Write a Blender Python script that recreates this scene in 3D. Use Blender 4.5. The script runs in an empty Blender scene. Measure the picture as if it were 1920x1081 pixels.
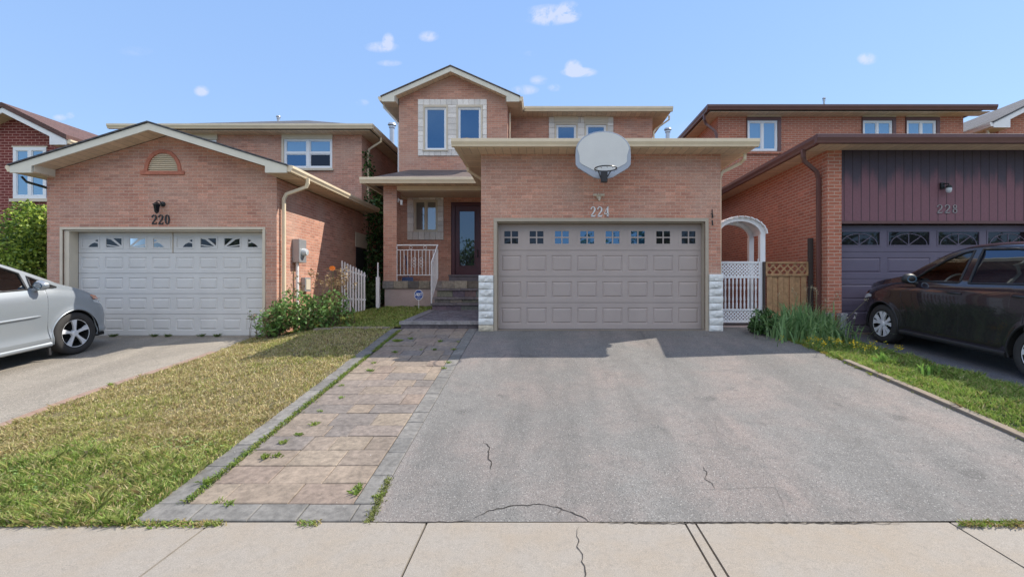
import bpy, bmesh, math, random
import numpy as np
from mathutils import Vector, Matrix
R = math.radians
# ------------------------------------------------------------ camera, world, sun, exposure
scn = bpy.context.scene
CAMZ, F, CX, CY = 1.79, 870.0, 1017.0, 540.0
cd = bpy.data.cameras.new("camera"); cam = bpy.data.objects.new("camera", cd)
scn.collection.objects.link(cam); scn.camera = cam
cam.location = (0, 0, CAMZ); cam.rotation_euler = (R(90), 0, 0)
cd.sensor_width = 36; cd.lens = F / 1920 * 36; cd.shift_x = -57 / 1920; cd.clip_end = 2000; cd.clip_start = .05
SUN = Vector((3.2, 1.29, 4.02)).normalized()
EL = math.asin(SUN.z); AZ = math.atan2(SUN.x, SUN.y)
SKY_STRENGTH = .15; SUN_STRENGTH = 3.1; EXPOSURE = 1.0
scn.view_settings.view_transform = 'Standard'; scn.view_settings.look = 'None'
scn.view_settings.exposure = EXPOSURE; scn.view_settings.gamma = 1
sl = bpy.data.lights.new("sun", 'SUN'); sl.energy = SUN_STRENGTH; sl.angle = R(.5); sl.color = (1, .93, .82)
so = bpy.data.objects.new("sun", sl); scn.collection.objects.link(so)
so.rotation_euler = SUN.to_track_quat('Z', 'Y').to_euler()
w = bpy.data.worlds.new("World"); scn.world = w; w.use_nodes = True
nt = w.node_tree; N = nt.nodes; L = nt.links; N.clear()
out = N.new('ShaderNodeOutputWorld'); bg = N.new('ShaderNodeBackground'); bg.inputs[1].default_value = SKY_STRENGTH
sky = N.new('ShaderNodeTexSky'); sky.sky_type = 'NISHITA'; sky.sun_disc = False
sky.sun_elevation = EL; sky.sun_rotation = AZ; sky.air_density = 1.0; sky.dust_density = .15; sky.ozone_density = 1.6
tc = N.new('ShaderNodeTexCoord')
def wmath(op, a, b=None, c=None):
    n = N.new('ShaderNodeMath'); n.operation = op
    for i, v in enumerate((a, b, c)):
        if v is None: continue
        if isinstance(v, (int, float)): n.inputs[i].default_value = v
        else: L.new(v, n.inputs[i])
    return n.outputs[0]
nz = N.new('ShaderNodeTexNoise'); nz.inputs['Scale'].default_value = 22; nz.inputs['Detail'].default_value = 7; nz.inputs['Roughness'].default_value = .72; nz.inputs['Distortion'].default_value = .4
L.new(tc.outputs['Generated'], nz.inputs['Vector'])
sep = N.new('ShaderNodeSeparateXYZ'); L.new(tc.outputs['Generated'], sep.inputs[0])
yy = wmath('MAXIMUM', sep.outputs[1], .02)
U = wmath('DIVIDE', sep.outputs[0], yy); V = wmath('DIVIDE', sep.outputs[2], yy)
CL = [(1030, 28, 46, 19, .75), (1066, 22, 24, 20, .8), (716, 88, 30, 10, .5), (728, 78, 11, 16, .7), (803, 68, 18, 10, .6), (730, 118, 22, 6, .4),
      (1075, 128, 16, 16, .85), (1086, 135, 32, 9, .8), (985, 168, 24, 9, .45), (1010, 150, 16, 9, .35), (1040, 164, 13, 7, .4),
      (1626, 110, 18, 11, .55), (378, 170, 14, 10, .5), (112, 220, 14, 6, .4), (132, 216, 8, 6, .5), (995, 100, 12, 5, .2), (680, 192, 12, 6, .3), (255, 96, 30, 9, .12), (1320, 255, 60, 30, .15)]
tot = None
for (px, py, rx, ry, op) in CL:
    u = wmath('DIVIDE', wmath('SUBTRACT', U, (px - CX) / F), rx / F); v = wmath('DIVIDE', wmath('SUBTRACT', V, (CY - py) / F), ry / F)
    d = wmath('ADD', wmath('MULTIPLY', u, u), wmath('MULTIPLY', v, v))
    e = wmath('MULTIPLY', wmath('MAXIMUM', wmath('SUBTRACT', 1.35, d), 0), op)
    tot = e if tot is None else wmath('ADD', tot, e)
cl = wmath('MULTIPLY', tot, wmath('SUBTRACT', wmath('MULTIPLY', nz.outputs[0], 5.), 1.95))
clc = N.new('ShaderNodeClamp'); L.new(cl, clc.inputs[0]); clc.inputs[2].default_value = .62
mx = N.new('ShaderNodeMixRGB'); L.new(clc.outputs[0], mx.inputs[0]); mx.inputs[2].default_value = (2.75, 2.85, 3.4, 1)
hz = N.new('ShaderNodeMixRGB'); hz.inputs[0].default_value = .8; L.new(sky.outputs[0], hz.inputs[1])
gr_ = N.new('ShaderNodeMixRGB'); L.new(wmath('MINIMUM', wmath('MAXIMUM', wmath('MULTIPLY', sep.outputs[2], 1.6), 0), 1), gr_.inputs[0]); gr_.inputs[1].default_value = (1.35, 2.05, 3.15, 1); gr_.inputs[2].default_value = (.98, 1.68, 3.2, 1); L.new(gr_.outputs[0], hz.inputs[2])
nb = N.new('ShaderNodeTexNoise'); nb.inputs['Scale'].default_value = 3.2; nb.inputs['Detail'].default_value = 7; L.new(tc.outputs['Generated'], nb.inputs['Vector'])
bk = wmath('MULTIPLY', wmath('MINIMUM', wmath('MAXIMUM', wmath('MULTIPLY', wmath('SUBTRACT', -.15, sep.outputs[1]), 4), 0), 1), wmath('MINIMUM', wmath('MAXIMUM', wmath('MULTIPLY', wmath('SUBTRACT', sep.outputs[2], .30), 6), 0), 1))  # unseen bright clouds behind the camera, added to fill the shaded front walls
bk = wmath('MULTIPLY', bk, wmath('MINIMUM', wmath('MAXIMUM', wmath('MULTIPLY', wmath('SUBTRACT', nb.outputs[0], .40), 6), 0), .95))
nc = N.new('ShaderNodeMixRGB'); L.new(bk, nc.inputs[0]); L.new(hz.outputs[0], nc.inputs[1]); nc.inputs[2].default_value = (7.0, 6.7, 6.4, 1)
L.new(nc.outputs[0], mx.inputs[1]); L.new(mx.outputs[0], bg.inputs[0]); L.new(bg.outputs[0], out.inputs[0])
# ------------------------------------------------------------ small helpers
rnd = random.Random(7)
def PX(px, Y): return (px - CX) * Y / F
def PZ(py, Y): return CAMZ + (CY - py) * Y / F
def smooth(t): t = max(0, min(1, t)); return t * t * (3 - 2 * t)
def lut(tab, v):
    if v <= tab[0][0]: return tab[0][1]
    for (a, za), (b, zb) in zip(tab, tab[1:]):
        if v <= b: return za + (zb - za) * (v - a) / (b - a)
    return tab[-1][1]
GM = [(-60, -.35), (1.2, -.07), (3.56, 0), (9.5, .93), (12.3, 1.23), (14, 1.3), (80, 1.5)]
GL = [(-60, -.35), (1.2, -.07), (3.56, .02), (5.31, .23), (9.9, .745), (12, .95), (80, 1.4)]
GR = [(-60, -.35), (1.2, -.07), (3.56, .05), (4.1, .26), (4.7, .47), (5.2, .52), (6.03, .56), (8.83, .766), (9.6, .85), (80, 1.2)]
GK = [(-60, -.35), (1.2, -.07), (3.56, .01), (4.1, .17), (4.625, .285), (6.11, .505), (7.5, .70), (9.4, .92), (12.3, 1.23), (14, 1.3), (80, 1.5)]
def edge_r(y): return 4.56 + .05 * max(0, 9.4 - y)
def g(x, y):
    m = lut(GM, y)
    if x < -3.3: m += (lut(GL, y) - m) * smooth((-x - 4.2) / 1.8)
    if x > 1.5: m += (lut(GK, y) - m) * smooth((x - 1.5) / (edge_r(y) - 1.5))
    if x > edge_r(y): m += (lut(GR, y) - m) * smooth((x - edge_r(y) - .03) / .55)
    return m
def gp(px, py, dz=0):
    a, b = 1.5, 30
    for _ in range(50):
        y = (a + b) / 2
        if CAMZ - (py - CY) * y / F > g(PX(px, y), y): a = y
        else: b = y
    return Vector((PX(px, y), y, g(PX(px, y), y) + dz))
def tag(o, label=None, cat=None, group=None, kind=None):
    for k, v in (('label', label), ('category', cat), ('group', group), ('kind', kind)):
        if v: o[k] = v
    return o
def empty(name, loc, label, cat, group=None, rot=None):
    o = bpy.data.objects.new(name, None); scn.collection.objects.link(o); o.location = loc; o.empty_display_size = .2
    if rot: o.rotation_euler = rot
    o['_l'] = 1; del o['_l']
    return tag(o, label, cat, group)
class MB:
    def __init__(s): s.v = []; s.f = []; s.m = []; s.t = []
    def add(s, vs, fs, mat=0, tint=None):
        b = len(s.v); s.v += [tuple(q) for q in vs]
        for f in fs: s.f.append([b + i for i in f]); s.m.append(mat); s.t.append(tint or (1, 1, 1))
    def quad(s, a, b, c, d, mat=0, tint=None): s.add([a, b, c, d], [(0, 1, 2, 3)], mat, tint)
    def box(s, x0, x1, y0, y1, z0, z1, mat=0, tint=None, M=None):
        vs = [Vector((x, y, z)) for z in (z0, z1) for y in (y0, y1) for x in (x0, x1)]
        if M: vs = [M @ q for q in vs]
        s.add(vs, [(0, 2, 3, 1), (4, 5, 7, 6), (0, 1, 5, 4), (2, 6, 7, 3), (0, 4, 6, 2), (1, 3, 7, 5)], mat, tint)
    def prism(s, pts, d, mat=0, tint=None):
        pts = [Vector(p) for p in pts]; d = Vector(d); n = len(pts)
        s.add(pts + [p + d for p in pts], [tuple(range(n)), tuple(range(2 * n - 1, n - 1, -1))] + [(i, i + n, (i + 1) % n + n, (i + 1) % n) for i in range(n)], mat, tint)
    def tube(s, pts, r, n=8, mat=0, tint=None, cap=True, sq=None):
        pts = [Vector(p) for p in pts]; rings = []
        rr = r if isinstance(r, (list, tuple)) else [r] * len(pts)
        up = None
        for i, p in enumerate(pts):
            d = ((pts[min(i + 1, len(pts) - 1)] - p).normalized() + (p - pts[max(i - 1, 0)]).normalized())
            d = d.normalized() if d.length > 1e-6 else Vector((0, 0, 1))
            if up is None: up = Vector((0, 0, 1)) if abs(d.z) < .9 else Vector((0, 1, 0))
            a = d.cross(up)
            if a.length < 1e-4: a = d.cross(Vector((1, 0, 0)))
            a.normalize(); b = a.cross(d); up = b
            ph = math.pi / 4 if sq else 0
            rings.append([p + (a * math.cos(2 * math.pi * k / n + ph) + b * math.sin(2 * math.pi * k / n + ph) * (sq if sq else 1)) * rr[i] for k in range(n)])
        vs = [q for ring in rings for q in ring]; fs = []
        for i in range(len(pts) - 1):
            for k in range(n): fs.append((i * n + k, i * n + (k + 1) % n, (i + 1) * n + (k + 1) % n, (i + 1) * n + k))
        if cap: fs.append(tuple(range(n))[::-1]); fs.append(tuple((len(pts) - 1) * n + k for k in range(n)))
        s.add(vs, fs, mat, tint)
    def lathe(s, prof, c, axis='z', n=24, mat=0, tint=None):
        c = Vector(c); vs = []
        for (r, h) in prof:
            for k in range(n):
                a = 2 * math.pi * k / n
                q = {'z': (r * math.cos(a), r * math.sin(a), h), 'x': (h, r * math.cos(a), r * math.sin(a)), 'y': (r * math.cos(a), h, r * math.sin(a))}[axis]
                vs.append(c + Vector(q))
        fs = [(i * n + k, i * n + (k + 1) % n, (i + 1) * n + (k + 1) % n, (i + 1) * n + k) for i in range(len(prof) - 1) for k in range(n)]
        s.add(vs, fs, mat, tint)
    def build(s, name, mats, parent=None, smooth=None, bevel=None, org=None, local=False, fix=True):
        me = bpy.data.meshes.new(name)
        o = bpy.data.objects.new(name, me); scn.collection.objects.link(o)
        off = Vector((0, 0, 0))
        if parent:
            r = parent
            while r.parent: r = r.parent
            o.parent = parent
            if not local: off = Vector(r.location)
        elif org is not None: off = Vector(org); o.location = off
        elif s.v:
            a = np.array(s.v); lo = a.min(0); hi = a.max(0)
            off = Vector(((lo[0] + hi[0]) / 2, (lo[1] + hi[1]) / 2, lo[2])); o.location = off
        me.from_pydata([(x - off.x, y - off.y, z - off.z) for x, y, z in s.v], [], s.f)
        for m in (mats if isinstance(mats, (list, tuple)) else [mats]): me.materials.append(m)
        me.polygons.foreach_set('material_index', s.m)
        if any(t != (1, 1, 1) for t in s.t):
            at = me.attributes.new('tint', 'FLOAT_COLOR', 'FACE')
            at.data.foreach_set('color', np.array([(*t, 1) for t in s.t], dtype=np.float32).ravel())
        if fix and len(s.f) < 30000:
            bm = bmesh.new(); bm.from_mesh(me)
            bmesh.ops.recalc_face_normals(bm, faces=bm.faces); bm.to_mesh(me); bm.free()
        if smooth is not None:
            me.polygons.foreach_set('use_smooth', [True] * len(me.polygons)); me.set_sharp_from_angle(angle=R(smooth))
        if bevel:
            bv = o.modifiers.new('bevel', 'BEVEL'); bv.width = bevel; bv.segments = 2; bv.limit_method = 'ANGLE'; bv.angle_limit = R(40)
        me.update(); return o
# ------------------------------------------------------------ materials
class NT:
    def __init__(s, name):
        s.m = bpy.data.materials.new(name); s.m.use_nodes = True; s.t = s.m.node_tree; s.b = s.t.nodes['Principled BSDF']
    def n(s, typ, **kw):
        n = s.t.nodes.new(typ)
        for k, v in kw.items():
            if k.startswith('i_'): n.inputs[k[2:].replace('_', ' ')].default_value = v
            else: setattr(n, k, v)
        return n
    def l(s, a, b): s.t.links.new(a, b)
    def math(s, op, a, b=None):
        n = s.n('ShaderNodeMath', operation=op)
        for i, v in enumerate((a, b)):
            if v is None: continue
            if isinstance(v, (int, float)): n.inputs[i].default_value = v
            else: s.l(v, n.inputs[i])
        return n.outputs[0]
    def mix(s, f, a, b, mode='MIX'):
        n = s.n('ShaderNodeMixRGB', blend_type=mode)
        for i, v in enumerate((f, a, b)):
            if isinstance(v, (int, float)): n.inputs[i].default_value = v
            elif isinstance(v, tuple): n.inputs[i].default_value = (*v[:3], 1)
            else: s.l(v, n.inputs[i])
        return n.outputs[0]
    def noise(s, vec, scale, detail=4, rough=.55):
        n = s.n('ShaderNodeTexNoise', i_Scale=scale, i_Detail=detail, i_Roughness=rough); s.l(vec, n.inputs['Vector']); return n.outputs[0]
    def ramp(s, f, a, b, va=0., vb=1.):
        n = s.n('ShaderNodeMapRange', i_From_Min=a, i_From_Max=b, i_To_Min=va, i_To_Max=vb); s.l(f, n.inputs[0]); return n.outputs[0]
    def world(s): return s.n('ShaderNodeNewGeometry').outputs['Position']
    def obj(s): return s.n('ShaderNodeTexCoord').outputs['Object']
    def bump(s, h, strength=.3, dist=.01):
        n = s.n('ShaderNodeBump', i_Strength=strength, i_Distance=dist); s.l(h, n.inputs['Height']); s.l(n.outputs[0], s.b.inputs['Normal'])
    def rough(s, v): s.b.inputs['Roughness'].default_value = v
def plain(name, col, rough=.6, var=.12, scale=6, metal=0, bump=.08, fine=60, spec=None, coat=0):
    k = NT(name); v = k.obj()
    a = k.noise(v, scale); b = k.noise(v, fine, 2)
    f = k.ramp(k.math('ADD', k.math('MULTIPLY', a, .65), k.math('MULTIPLY', b, .35)), .3, .7, 1 - var, 1 + var)
    c = k.mix(1., col, (1, 1, 1), 'MULTIPLY'); vm = k.n('ShaderNodeVectorMath', operation='SCALE'); k.l(c, vm.inputs[0]); k.l(f, vm.inputs['Scale'])
    k.l(vm.outputs[0], k.b.inputs['Base Color']); k.rough(rough); k.b.inputs['Metallic'].default_value = metal
    if bump: k.bump(b, bump, .004)
    if spec is not None: k.b.inputs['Specular IOR Level'].default_value = spec
    if coat: k.b.inputs['Coat Weight'].default_value = coat; k.b.inputs['Coat Roughness'].default_value = .04
    return k.m
def brick(name, c1, c2, mortar, msize=.008, bw=.23, bh=.066, mcon=1., grain=.35, blotch=(.6, .55, .5), blot=.25):
    k = NT(name); p = k.world(); sp = k.n('ShaderNodeSeparateXYZ'); k.l(p, sp.inputs[0])
    nn = k.n('ShaderNodeNewGeometry'); sn = k.n('ShaderNodeSeparateXYZ'); k.l(nn.outputs['True Normal'], sn.inputs[0])
    ax = k.math('ABSOLUTE', sn.outputs[0]); side = k.math('GREATER_THAN', ax, .7)
    u = k.math('ADD', k.math('MULTIPLY', sp.outputs[1], side), k.math('MULTIPLY', sp.outputs[0], k.math('SUBTRACT', 1., side)))
    cb = k.n('ShaderNodeCombineXYZ'); k.l(u, cb.inputs[0]); k.l(sp.outputs[2], cb.inputs[1])
    wob = k.noise(cb.outputs[0], 9, 2); cb2 = k.n('ShaderNodeVectorMath', operation='MULTIPLY_ADD'); k.l(wob, cb2.inputs[0]); cb2.inputs[1].default_value = (.008, .008, 0); k.l(cb.outputs[0], cb2.inputs[2])
    br = k.n('ShaderNodeTexBrick', i_Scale=1., i_Mortar_Size=msize, i_Mortar_Smooth=.3, i_Bias=0., i_Brick_Width=bw, i_Row_Height=bh)
    br.inputs['Color1'].default_value = (*c1, 1); br.inputs['Color2'].default_value = (*c2, 1); br.inputs['Mortar'].default_value = (*mortar, 1)
    k.l(cb2.outputs[0], br.inputs['Vector'])
    wn = k.n('ShaderNodeTexWhiteNoise', noise_dimensions='2D')
    sn_ = k.n('ShaderNodeVectorMath', operation='SNAP'); k.l(cb2.outputs[0], sn_.inputs[0]); sn_.inputs[1].default_value = (bw, bh, 1); k.l(sn_.outputs[0], wn.inputs['Vector'])
    c = k.mix(k.ramp(wn.outputs[0], .86, .95, 0, .28), br.outputs[0], tuple(min(1, x * 1.5 + .05) for x in c1))
    c = k.mix(k.ramp(wn.outputs[0], .08, .02, 0, .3), c, tuple(x * .55 for x in c2))
    n1 = k.noise(p, 150, 2, .8); n2 = k.noise(p, 1.1, 5); n3 = k.noise(p, 55, 3, .7)
    c = k.mix(k.ramp(n2, .42, .68, 0, blot), c, blotch)
    gr = k.ramp(k.math('ADD', k.math('MULTIPLY', n1, .5), k.math('MULTIPLY', n3, .5)), .3, .7, 1 - grain, 1 + grain)
    vm = k.n('ShaderNodeVectorMath', operation='SCALE'); k.l(c, vm.inputs[0]); k.l(gr, vm.inputs['Scale']); k.l(vm.outputs[0], k.b.inputs['Base Color'])
    k.rough(.9); h = k.math('ADD', k.math('MULTIPLY', br.outputs['Fac'], -1.), k.math('MULTIPLY', n3, .7)); k.bump(h, .55, .006)
    return k.m
def grooved(name, col, pitch, axis='x', width=.08, dark=.55, rough=.55, var=.08, depth=.6):
    """boards or panels with grooves across one world axis"""
    k = NT(name); p = k.world(); sp = k.n('ShaderNodeSeparateXYZ'); k.l(p, sp.inputs[0])
    q = {'x': sp.outputs[0], 'y': sp.outputs[1], 'z': sp.outputs[2]}[axis] if axis in 'xyz' else k.math('ADD', sp.outputs[0], sp.outputs[1])
    fr = k.math('FRACT', k.math('DIVIDE', q, pitch)); line = k.math('LESS_THAN', fr, width)
    n = k.noise(p, 14, 4); f = k.ramp(n, .3, .7, 1 - var, 1 + var)
    wn = k.n('ShaderNodeTexWhiteNoise', noise_dimensions='1D'); k.l(k.math('FLOOR', k.math('DIVIDE', q, pitch)), wn.inputs['W'])
    f = k.math('MULTIPLY', f, k.ramp(wn.outputs[0], 0, 1, 1 - var, 1 + var))
    c = k.mix(line, col, tuple(x * dark for x in col)); vm = k.n('ShaderNodeVectorMath', operation='SCALE'); k.l(c, vm.inputs[0]); k.l(f, vm.inputs['Scale'])
    k.l(vm.outputs[0], k.b.inputs['Base Color']); k.rough(rough); k.bump(k.math('MULTIPLY', line, -1.), depth, .006); return k.m
def shingle(name, c1, c2, c3):
    k = NT(name); p = k.world(); mp = k.n('ShaderNodeMapping'); k.l(p, mp.inputs[0])
    sp = k.n('ShaderNodeSeparateXYZ'); k.l(p, sp.inputs[0]); cb = k.n('ShaderNodeCombineXYZ')
    k.l(k.math('ADD', sp.outputs[0], sp.outputs[1]), cb.inputs[0]); k.l(k.math('MULTIPLY', sp.outputs[2], 1.), cb.inputs[1])
    br = k.n('ShaderNodeTexBrick', i_Scale=1., i_Mortar_Size=.006, i_Brick_Width=.3, i_Row_Height=.05)
    br.inputs['Color1'].default_value = (*c1, 1); br.inputs['Color2'].default_value = (*c2, 1); br.inputs['Mortar'].default_value = (*c3, 1)
    k.l(cb.outputs[0], br.inputs['Vector']); n = k.noise(p, 120, 2); n2 = k.noise(p, 2.2, 4)
    f = k.math('MULTIPLY', k.ramp(n, .3, .7, .7, 1.3), k.ramp(n2, .3, .7, .85, 1.15)); vm = k.n('ShaderNodeVectorMath', operation='SCALE'); k.l(br.outputs[0], vm.inputs[0]); k.l(f, vm.inputs['Scale'])
    k.l(vm.outputs[0], k.b.inputs['Base Color']); k.rough(.95); k.bump(n, .4, .01); return k.m
def tinted(name, base=(1, 1, 1), rough=.8, nscale=40, var=.18, bump=.25, spec=None, trans=0):
    """colour comes from a per-face tint of the thing itself, broken up by noise"""
    k = NT(name); at = k.n('ShaderNodeAttribute', attribute_name='tint'); v = k.world()
    n = k.noise(v, nscale, 5, .65); n2 = k.noise(v, 3, 4)
    c = k.mix(1., at.outputs['Color'], base, 'MULTIPLY'); f = k.math('MULTIPLY', k.ramp(n, .3, .7, 1 - var, 1 + var), k.ramp(n2, .3, .7, 1 - var * .5, 1 + var * .5))
    vm = k.n('ShaderNodeVectorMath', operation='SCALE'); k.l(c, vm.inputs[0]); k.l(f, vm.inputs['Scale']); k.l(vm.outputs[0], k.b.inputs['Base Color']); k.rough(rough)
    if bump: k.bump(n, bump, .006)
    if spec is not None: k.b.inputs['Specular IOR Level'].default_value = spec
    if trans:
        ts = k.n('ShaderNodeBsdfTranslucent'); k.l(vm.outputs[0], ts.inputs[0]); ms = k.n('ShaderNodeMixShader'); ms.inputs[0].default_value = trans
        k.l(k.b.outputs[0], ms.inputs[1]); k.l(ts.outputs[0], ms.inputs[2]); k.l(ms.outputs[0], k.t.nodes['Material Output'].inputs[0])
    return k.m
def window_glass(name, base, refl=.35, tint=(.8, .9, 1)):
    k = NT(name); k.b.inputs['Base Color'].default_value = (*base, 1); k.rough(.3); k.b.inputs['Specular IOR Level'].default_value = 0
    gl = k.n('ShaderNodeBsdfGlossy'); gl.inputs['Color'].default_value = (*tint, 1); gl.inputs['Roughness'].default_value = .02
    n = k.noise(k.world(), 1.3, 2); bp = k.n('ShaderNodeBump', i_Strength=.12, i_Distance=.02); k.l(n, bp.inputs['Height']); k.l(bp.outputs[0], gl.inputs['Normal'])
    fr = k.n('ShaderNodeFresnel', i_IOR=1.5); f = k.math('ADD', k.math('MULTIPLY', fr.outputs[0], 1 - refl), refl)
    ms = k.n('ShaderNodeMixShader'); k.l(f, ms.inputs[0]); k.l(k.b.outputs[0], ms.inputs[1]); k.l(gl.outputs[0], ms.inputs[2]); k.l(ms.outputs[0], k.t.nodes['Material Output'].inputs[0])
    return k.m
def clear_glass(name, tint=(.75, .85, .82), refl=.08):
    k = NT(name); gl = k.n('ShaderNodeBsdfGlossy'); gl.inputs['Roughness'].default_value = .02
    tr = k.n('ShaderNodeBsdfTransparent'); tr.inputs[0].default_value = (*tint, 1)
    fr = k.n('ShaderNodeFresnel', i_IOR=1.5); f = k.math('ADD', k.math('MULTIPLY', fr.outputs[0], .9), refl)
    ms = k.n('ShaderNodeMixShader'); k.l(f, ms.inputs[0]); k.l(tr.outputs[0], ms.inputs[1]); k.l(gl.outputs[0], ms.inputs[2]); k.l(ms.outputs[0], k.t.nodes['Material Output'].inputs[0])
    return k.m
M = {}
M['brick_pink'] = brick('pink_brick', (.56, .27, .185), (.42, .19, .135), (.52, .36, .28), .008, .21, .066, grain=.42, blotch=(.54, .38, .30), blot=.5)
M['brick_orange'] = brick('orange_brick', (.46, .16, .095), (.38, .13, .08), (.50, .33, .25), .010, .23, .07, grain=.22, blotch=(.45, .2, .13), blot=.25)
M['brick_red'] = brick('red_brick', (.19, .035, .03), (.15, .028, .026), (.45, .24, .2), .011, .24, .085, grain=.2, blotch=(.2, .05, .04), blot=.1)
M['brick_trim'] = plain('red_brick_trim', (.46, .17, .11), .9, .25, 14, bump=.3)
M['soffit'] = grooved('soffit_cream', (.68, .53, .37), .16, 'x', .07, .65)
M['soffit_y'] = grooved('soffit_cream_side', (.68, .53, .37), .16, 'y', .07, .6)
M['cream'] = plain('cream_aluminium', (.74, .62, .44), .45, .08, 4, bump=.03)
M['offwhite'] = plain('offwhite_fascia', (.70, .66, .55), .5, .07, 4, bump=.03)
M['brown'] = plain('brown_aluminium', (.13, .06, .052), .35, .12, 4, bump=.03)
M['white'] = plain('white_paint', (.78, .78, .78), .5, .06, 8, bump=.05)
M['pvc'] = plain('white_vinyl', (.80, .81, .83), .35, .03, 5, bump=.02)
M['frame_cream'] = plain('cream_frame', (.62, .54, .42), .5, .07, 5, bump=.03)
M['stone_white'] = plain('white_painted_stone', (.74, .75, .73), .75, .12, 9, bump=.5, fine=30)
M['stone_white_low'] = plain('worn_cream_stone', (.55, .49, .38), .85, .3, 12, bump=.5, fine=30)
M['tile_white'] = tinted('white_stone_trim', (.80, .76, .72), .8, 30, .15, .4)
M['shingle'] = shingle('brown_shingle', (.17, .13, .115), (.13, .10, .09), (.07, .06, .055))
M['shingle_red'] = shingle('red_brown_shingle', (.14, .075, .065), (.115, .065, .058), (.07, .04, .035))
M['shingle_grey'] = shingle('grey_shingle', (.12, .12, .13), (.10, .10, .11), (.05, .05, .055))
M['dark_trim'] = plain('dark_brown_fascia', (.07, .05, .055), .6, .1)
M['door_taupe'] = plain('taupe_garage_door', (.40, .34, .315), .5, .07, 2, bump=.03)
M['door_white'] = plain('white_garage_door', (.60, .59, .57), .55, .08, 2, bump=.03)
M['door_dark'] = plain('slate_garage_door', (.125, .105, .15), .45, .08, 3, bump=.03)
M['frame_taupe'] = plain('taupe_frame', (.42, .36, .28), .5, .06, bump=.03)
M['siding'] = None
M['glass_blue'] = window_glass('blue_window_glass', (.012, .035, .075), .18, (.42, .68, .98))  # blue base and tint stand in for reflected sky
M['glass_door'] = window_glass('door_glass', (.03, .03, .035), .10, (.7, .85, 1))
M['glass_dark'] = window_glass('dark_window_glass', (.013, .012, .016), .0)
M['glass_curtain'] = window_glass('curtained_window_glass', (.20, .19, .17), .18)
M['glass_light'] = window_glass('pale_window_glass', (.10, .19, .28), .28, (.6, .8, .95))
M['door_red'] = plain('maroon_door', (.085, .018, .026), .4, .15, bump=.04)
M['metal_dark'] = plain('black_iron', (.02, .02, .02), .4, .1, bump=.02)
M['metal_grey'] = plain('grey_metal', (.36, .37, .38), .4, .1, metal=.3, bump=.03)
M['number_grey'] = plain('dull_number_grey', (.27, .25, .25), .5, .1)
M['galv'] = plain('galvanised_pipe', (.45, .47, .5), .4, .12, metal=.6, bump=.03)
M['foundation'] = plain('pink_parging', (.42, .33, .30), .9, .15, 3, bump=.3, fine=40)
M['slab'] = plain('stone_slab', (.20, .18, .19), .85, .2, 6, bump=.35, fine=40)
M['crack'] = plain('crack_dirt', (.045, .038, .033), 1., .3, bump=0)
M['black'] = plain('black_void', (.012, .012, .012), .9, .1, bump=0)
M['rubber'] = plain('tyre_rubber', (.035, .033, .032), .8, .15, 10, bump=.1)
M['alloy'] = plain('alloy_rim', (.72, .73, .75), .35, .05, metal=.1, bump=.0)
M['plastic_dark'] = plain('dark_plastic', (.025, .025, .027), .5, .1, bump=.05)
M['interior'] = plain('car_interior', (.15, .14, .125), .7, .15, bump=.05)
M['interior_light'] = plain('car_interior_light', (.5, .48, .43), .7, .15, bump=.05)
M['car_glass'] = clear_glass('car_glass_clear', (.88, .93, .91)); M['car_glass_tint'] = window_glass('car_glass_tinted', (.006, .008, .014), .10, (.6, .78, 1))
M['lamp_orange'] = plain('amber_lens', (.70, .20, .05), .2, .1, bump=0, coat=.5)
M['lamp_clear'] = plain('clear_lens', (.55, .58, .6), .12, .1, bump=0, coat=.6)
M['lamp_red'] = plain('red_lens', (.4, .02, .02), .2, .1, bump=0, coat=.5)
M['blue_sign'] = plain('blue_sign', (.012, .06, .30), .4, .05, bump=0); M['white_sign'] = plain('white_sign', (.8, .8, .82), .5, .03, bump=0)
M['navy'] = plain('navy_plastic', (.03, .06, .16), .5, .1)
M['wood'] = grooved('weathered_cedar', (.36, .215, .11), 9.9, 'x', 0., 1, .85, .25)
M['wood_dark'] = plain('dark_wood', (.06, .045, .04), .85, .2)
M['bark'] = plain('bark', (.13, .09, .06), .9, .3, bump=.4)
M['leaf'] = tinted('leaf', (1, 1, 1), .55, 30, .15, 0, trans=.3)
M['grass'] = tinted('grass_blade', (1, 1, 1), .7, 30, .12, 0, trans=.3)
M['board'] = plain('backboard_white', (.66, .66, .63), .45, .06, 3, bump=.02)
M['board_edge'] = plain('backboard_grey', (.36, .40, .46), .45, .06, 3, bump=.02)
def paint(name, col, metal=.5, rough=.3, coat=.8):
    k = NT(name); k.b.inputs['Base Color'].default_value = (*col, 1); k.b.inputs['Metallic'].default_value = metal; k.rough(rough)
    n = k.noise(k.obj(), 900, 1); k.l(k.ramp(n, .3, .7, rough - .06, rough + .1), k.b.inputs['Roughness'])
    k.b.inputs['Coat Weight'].default_value = coat; k.b.inputs['Coat Roughness'].default_value = .03; return k.m
M['silver'] = paint('silver_paint', (.32, .355, .39), .45, .36, .6)
M['dark_paint'] = paint('dark_brown_paint', (.030, .023, .030), .2, .14, 1.)
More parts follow.
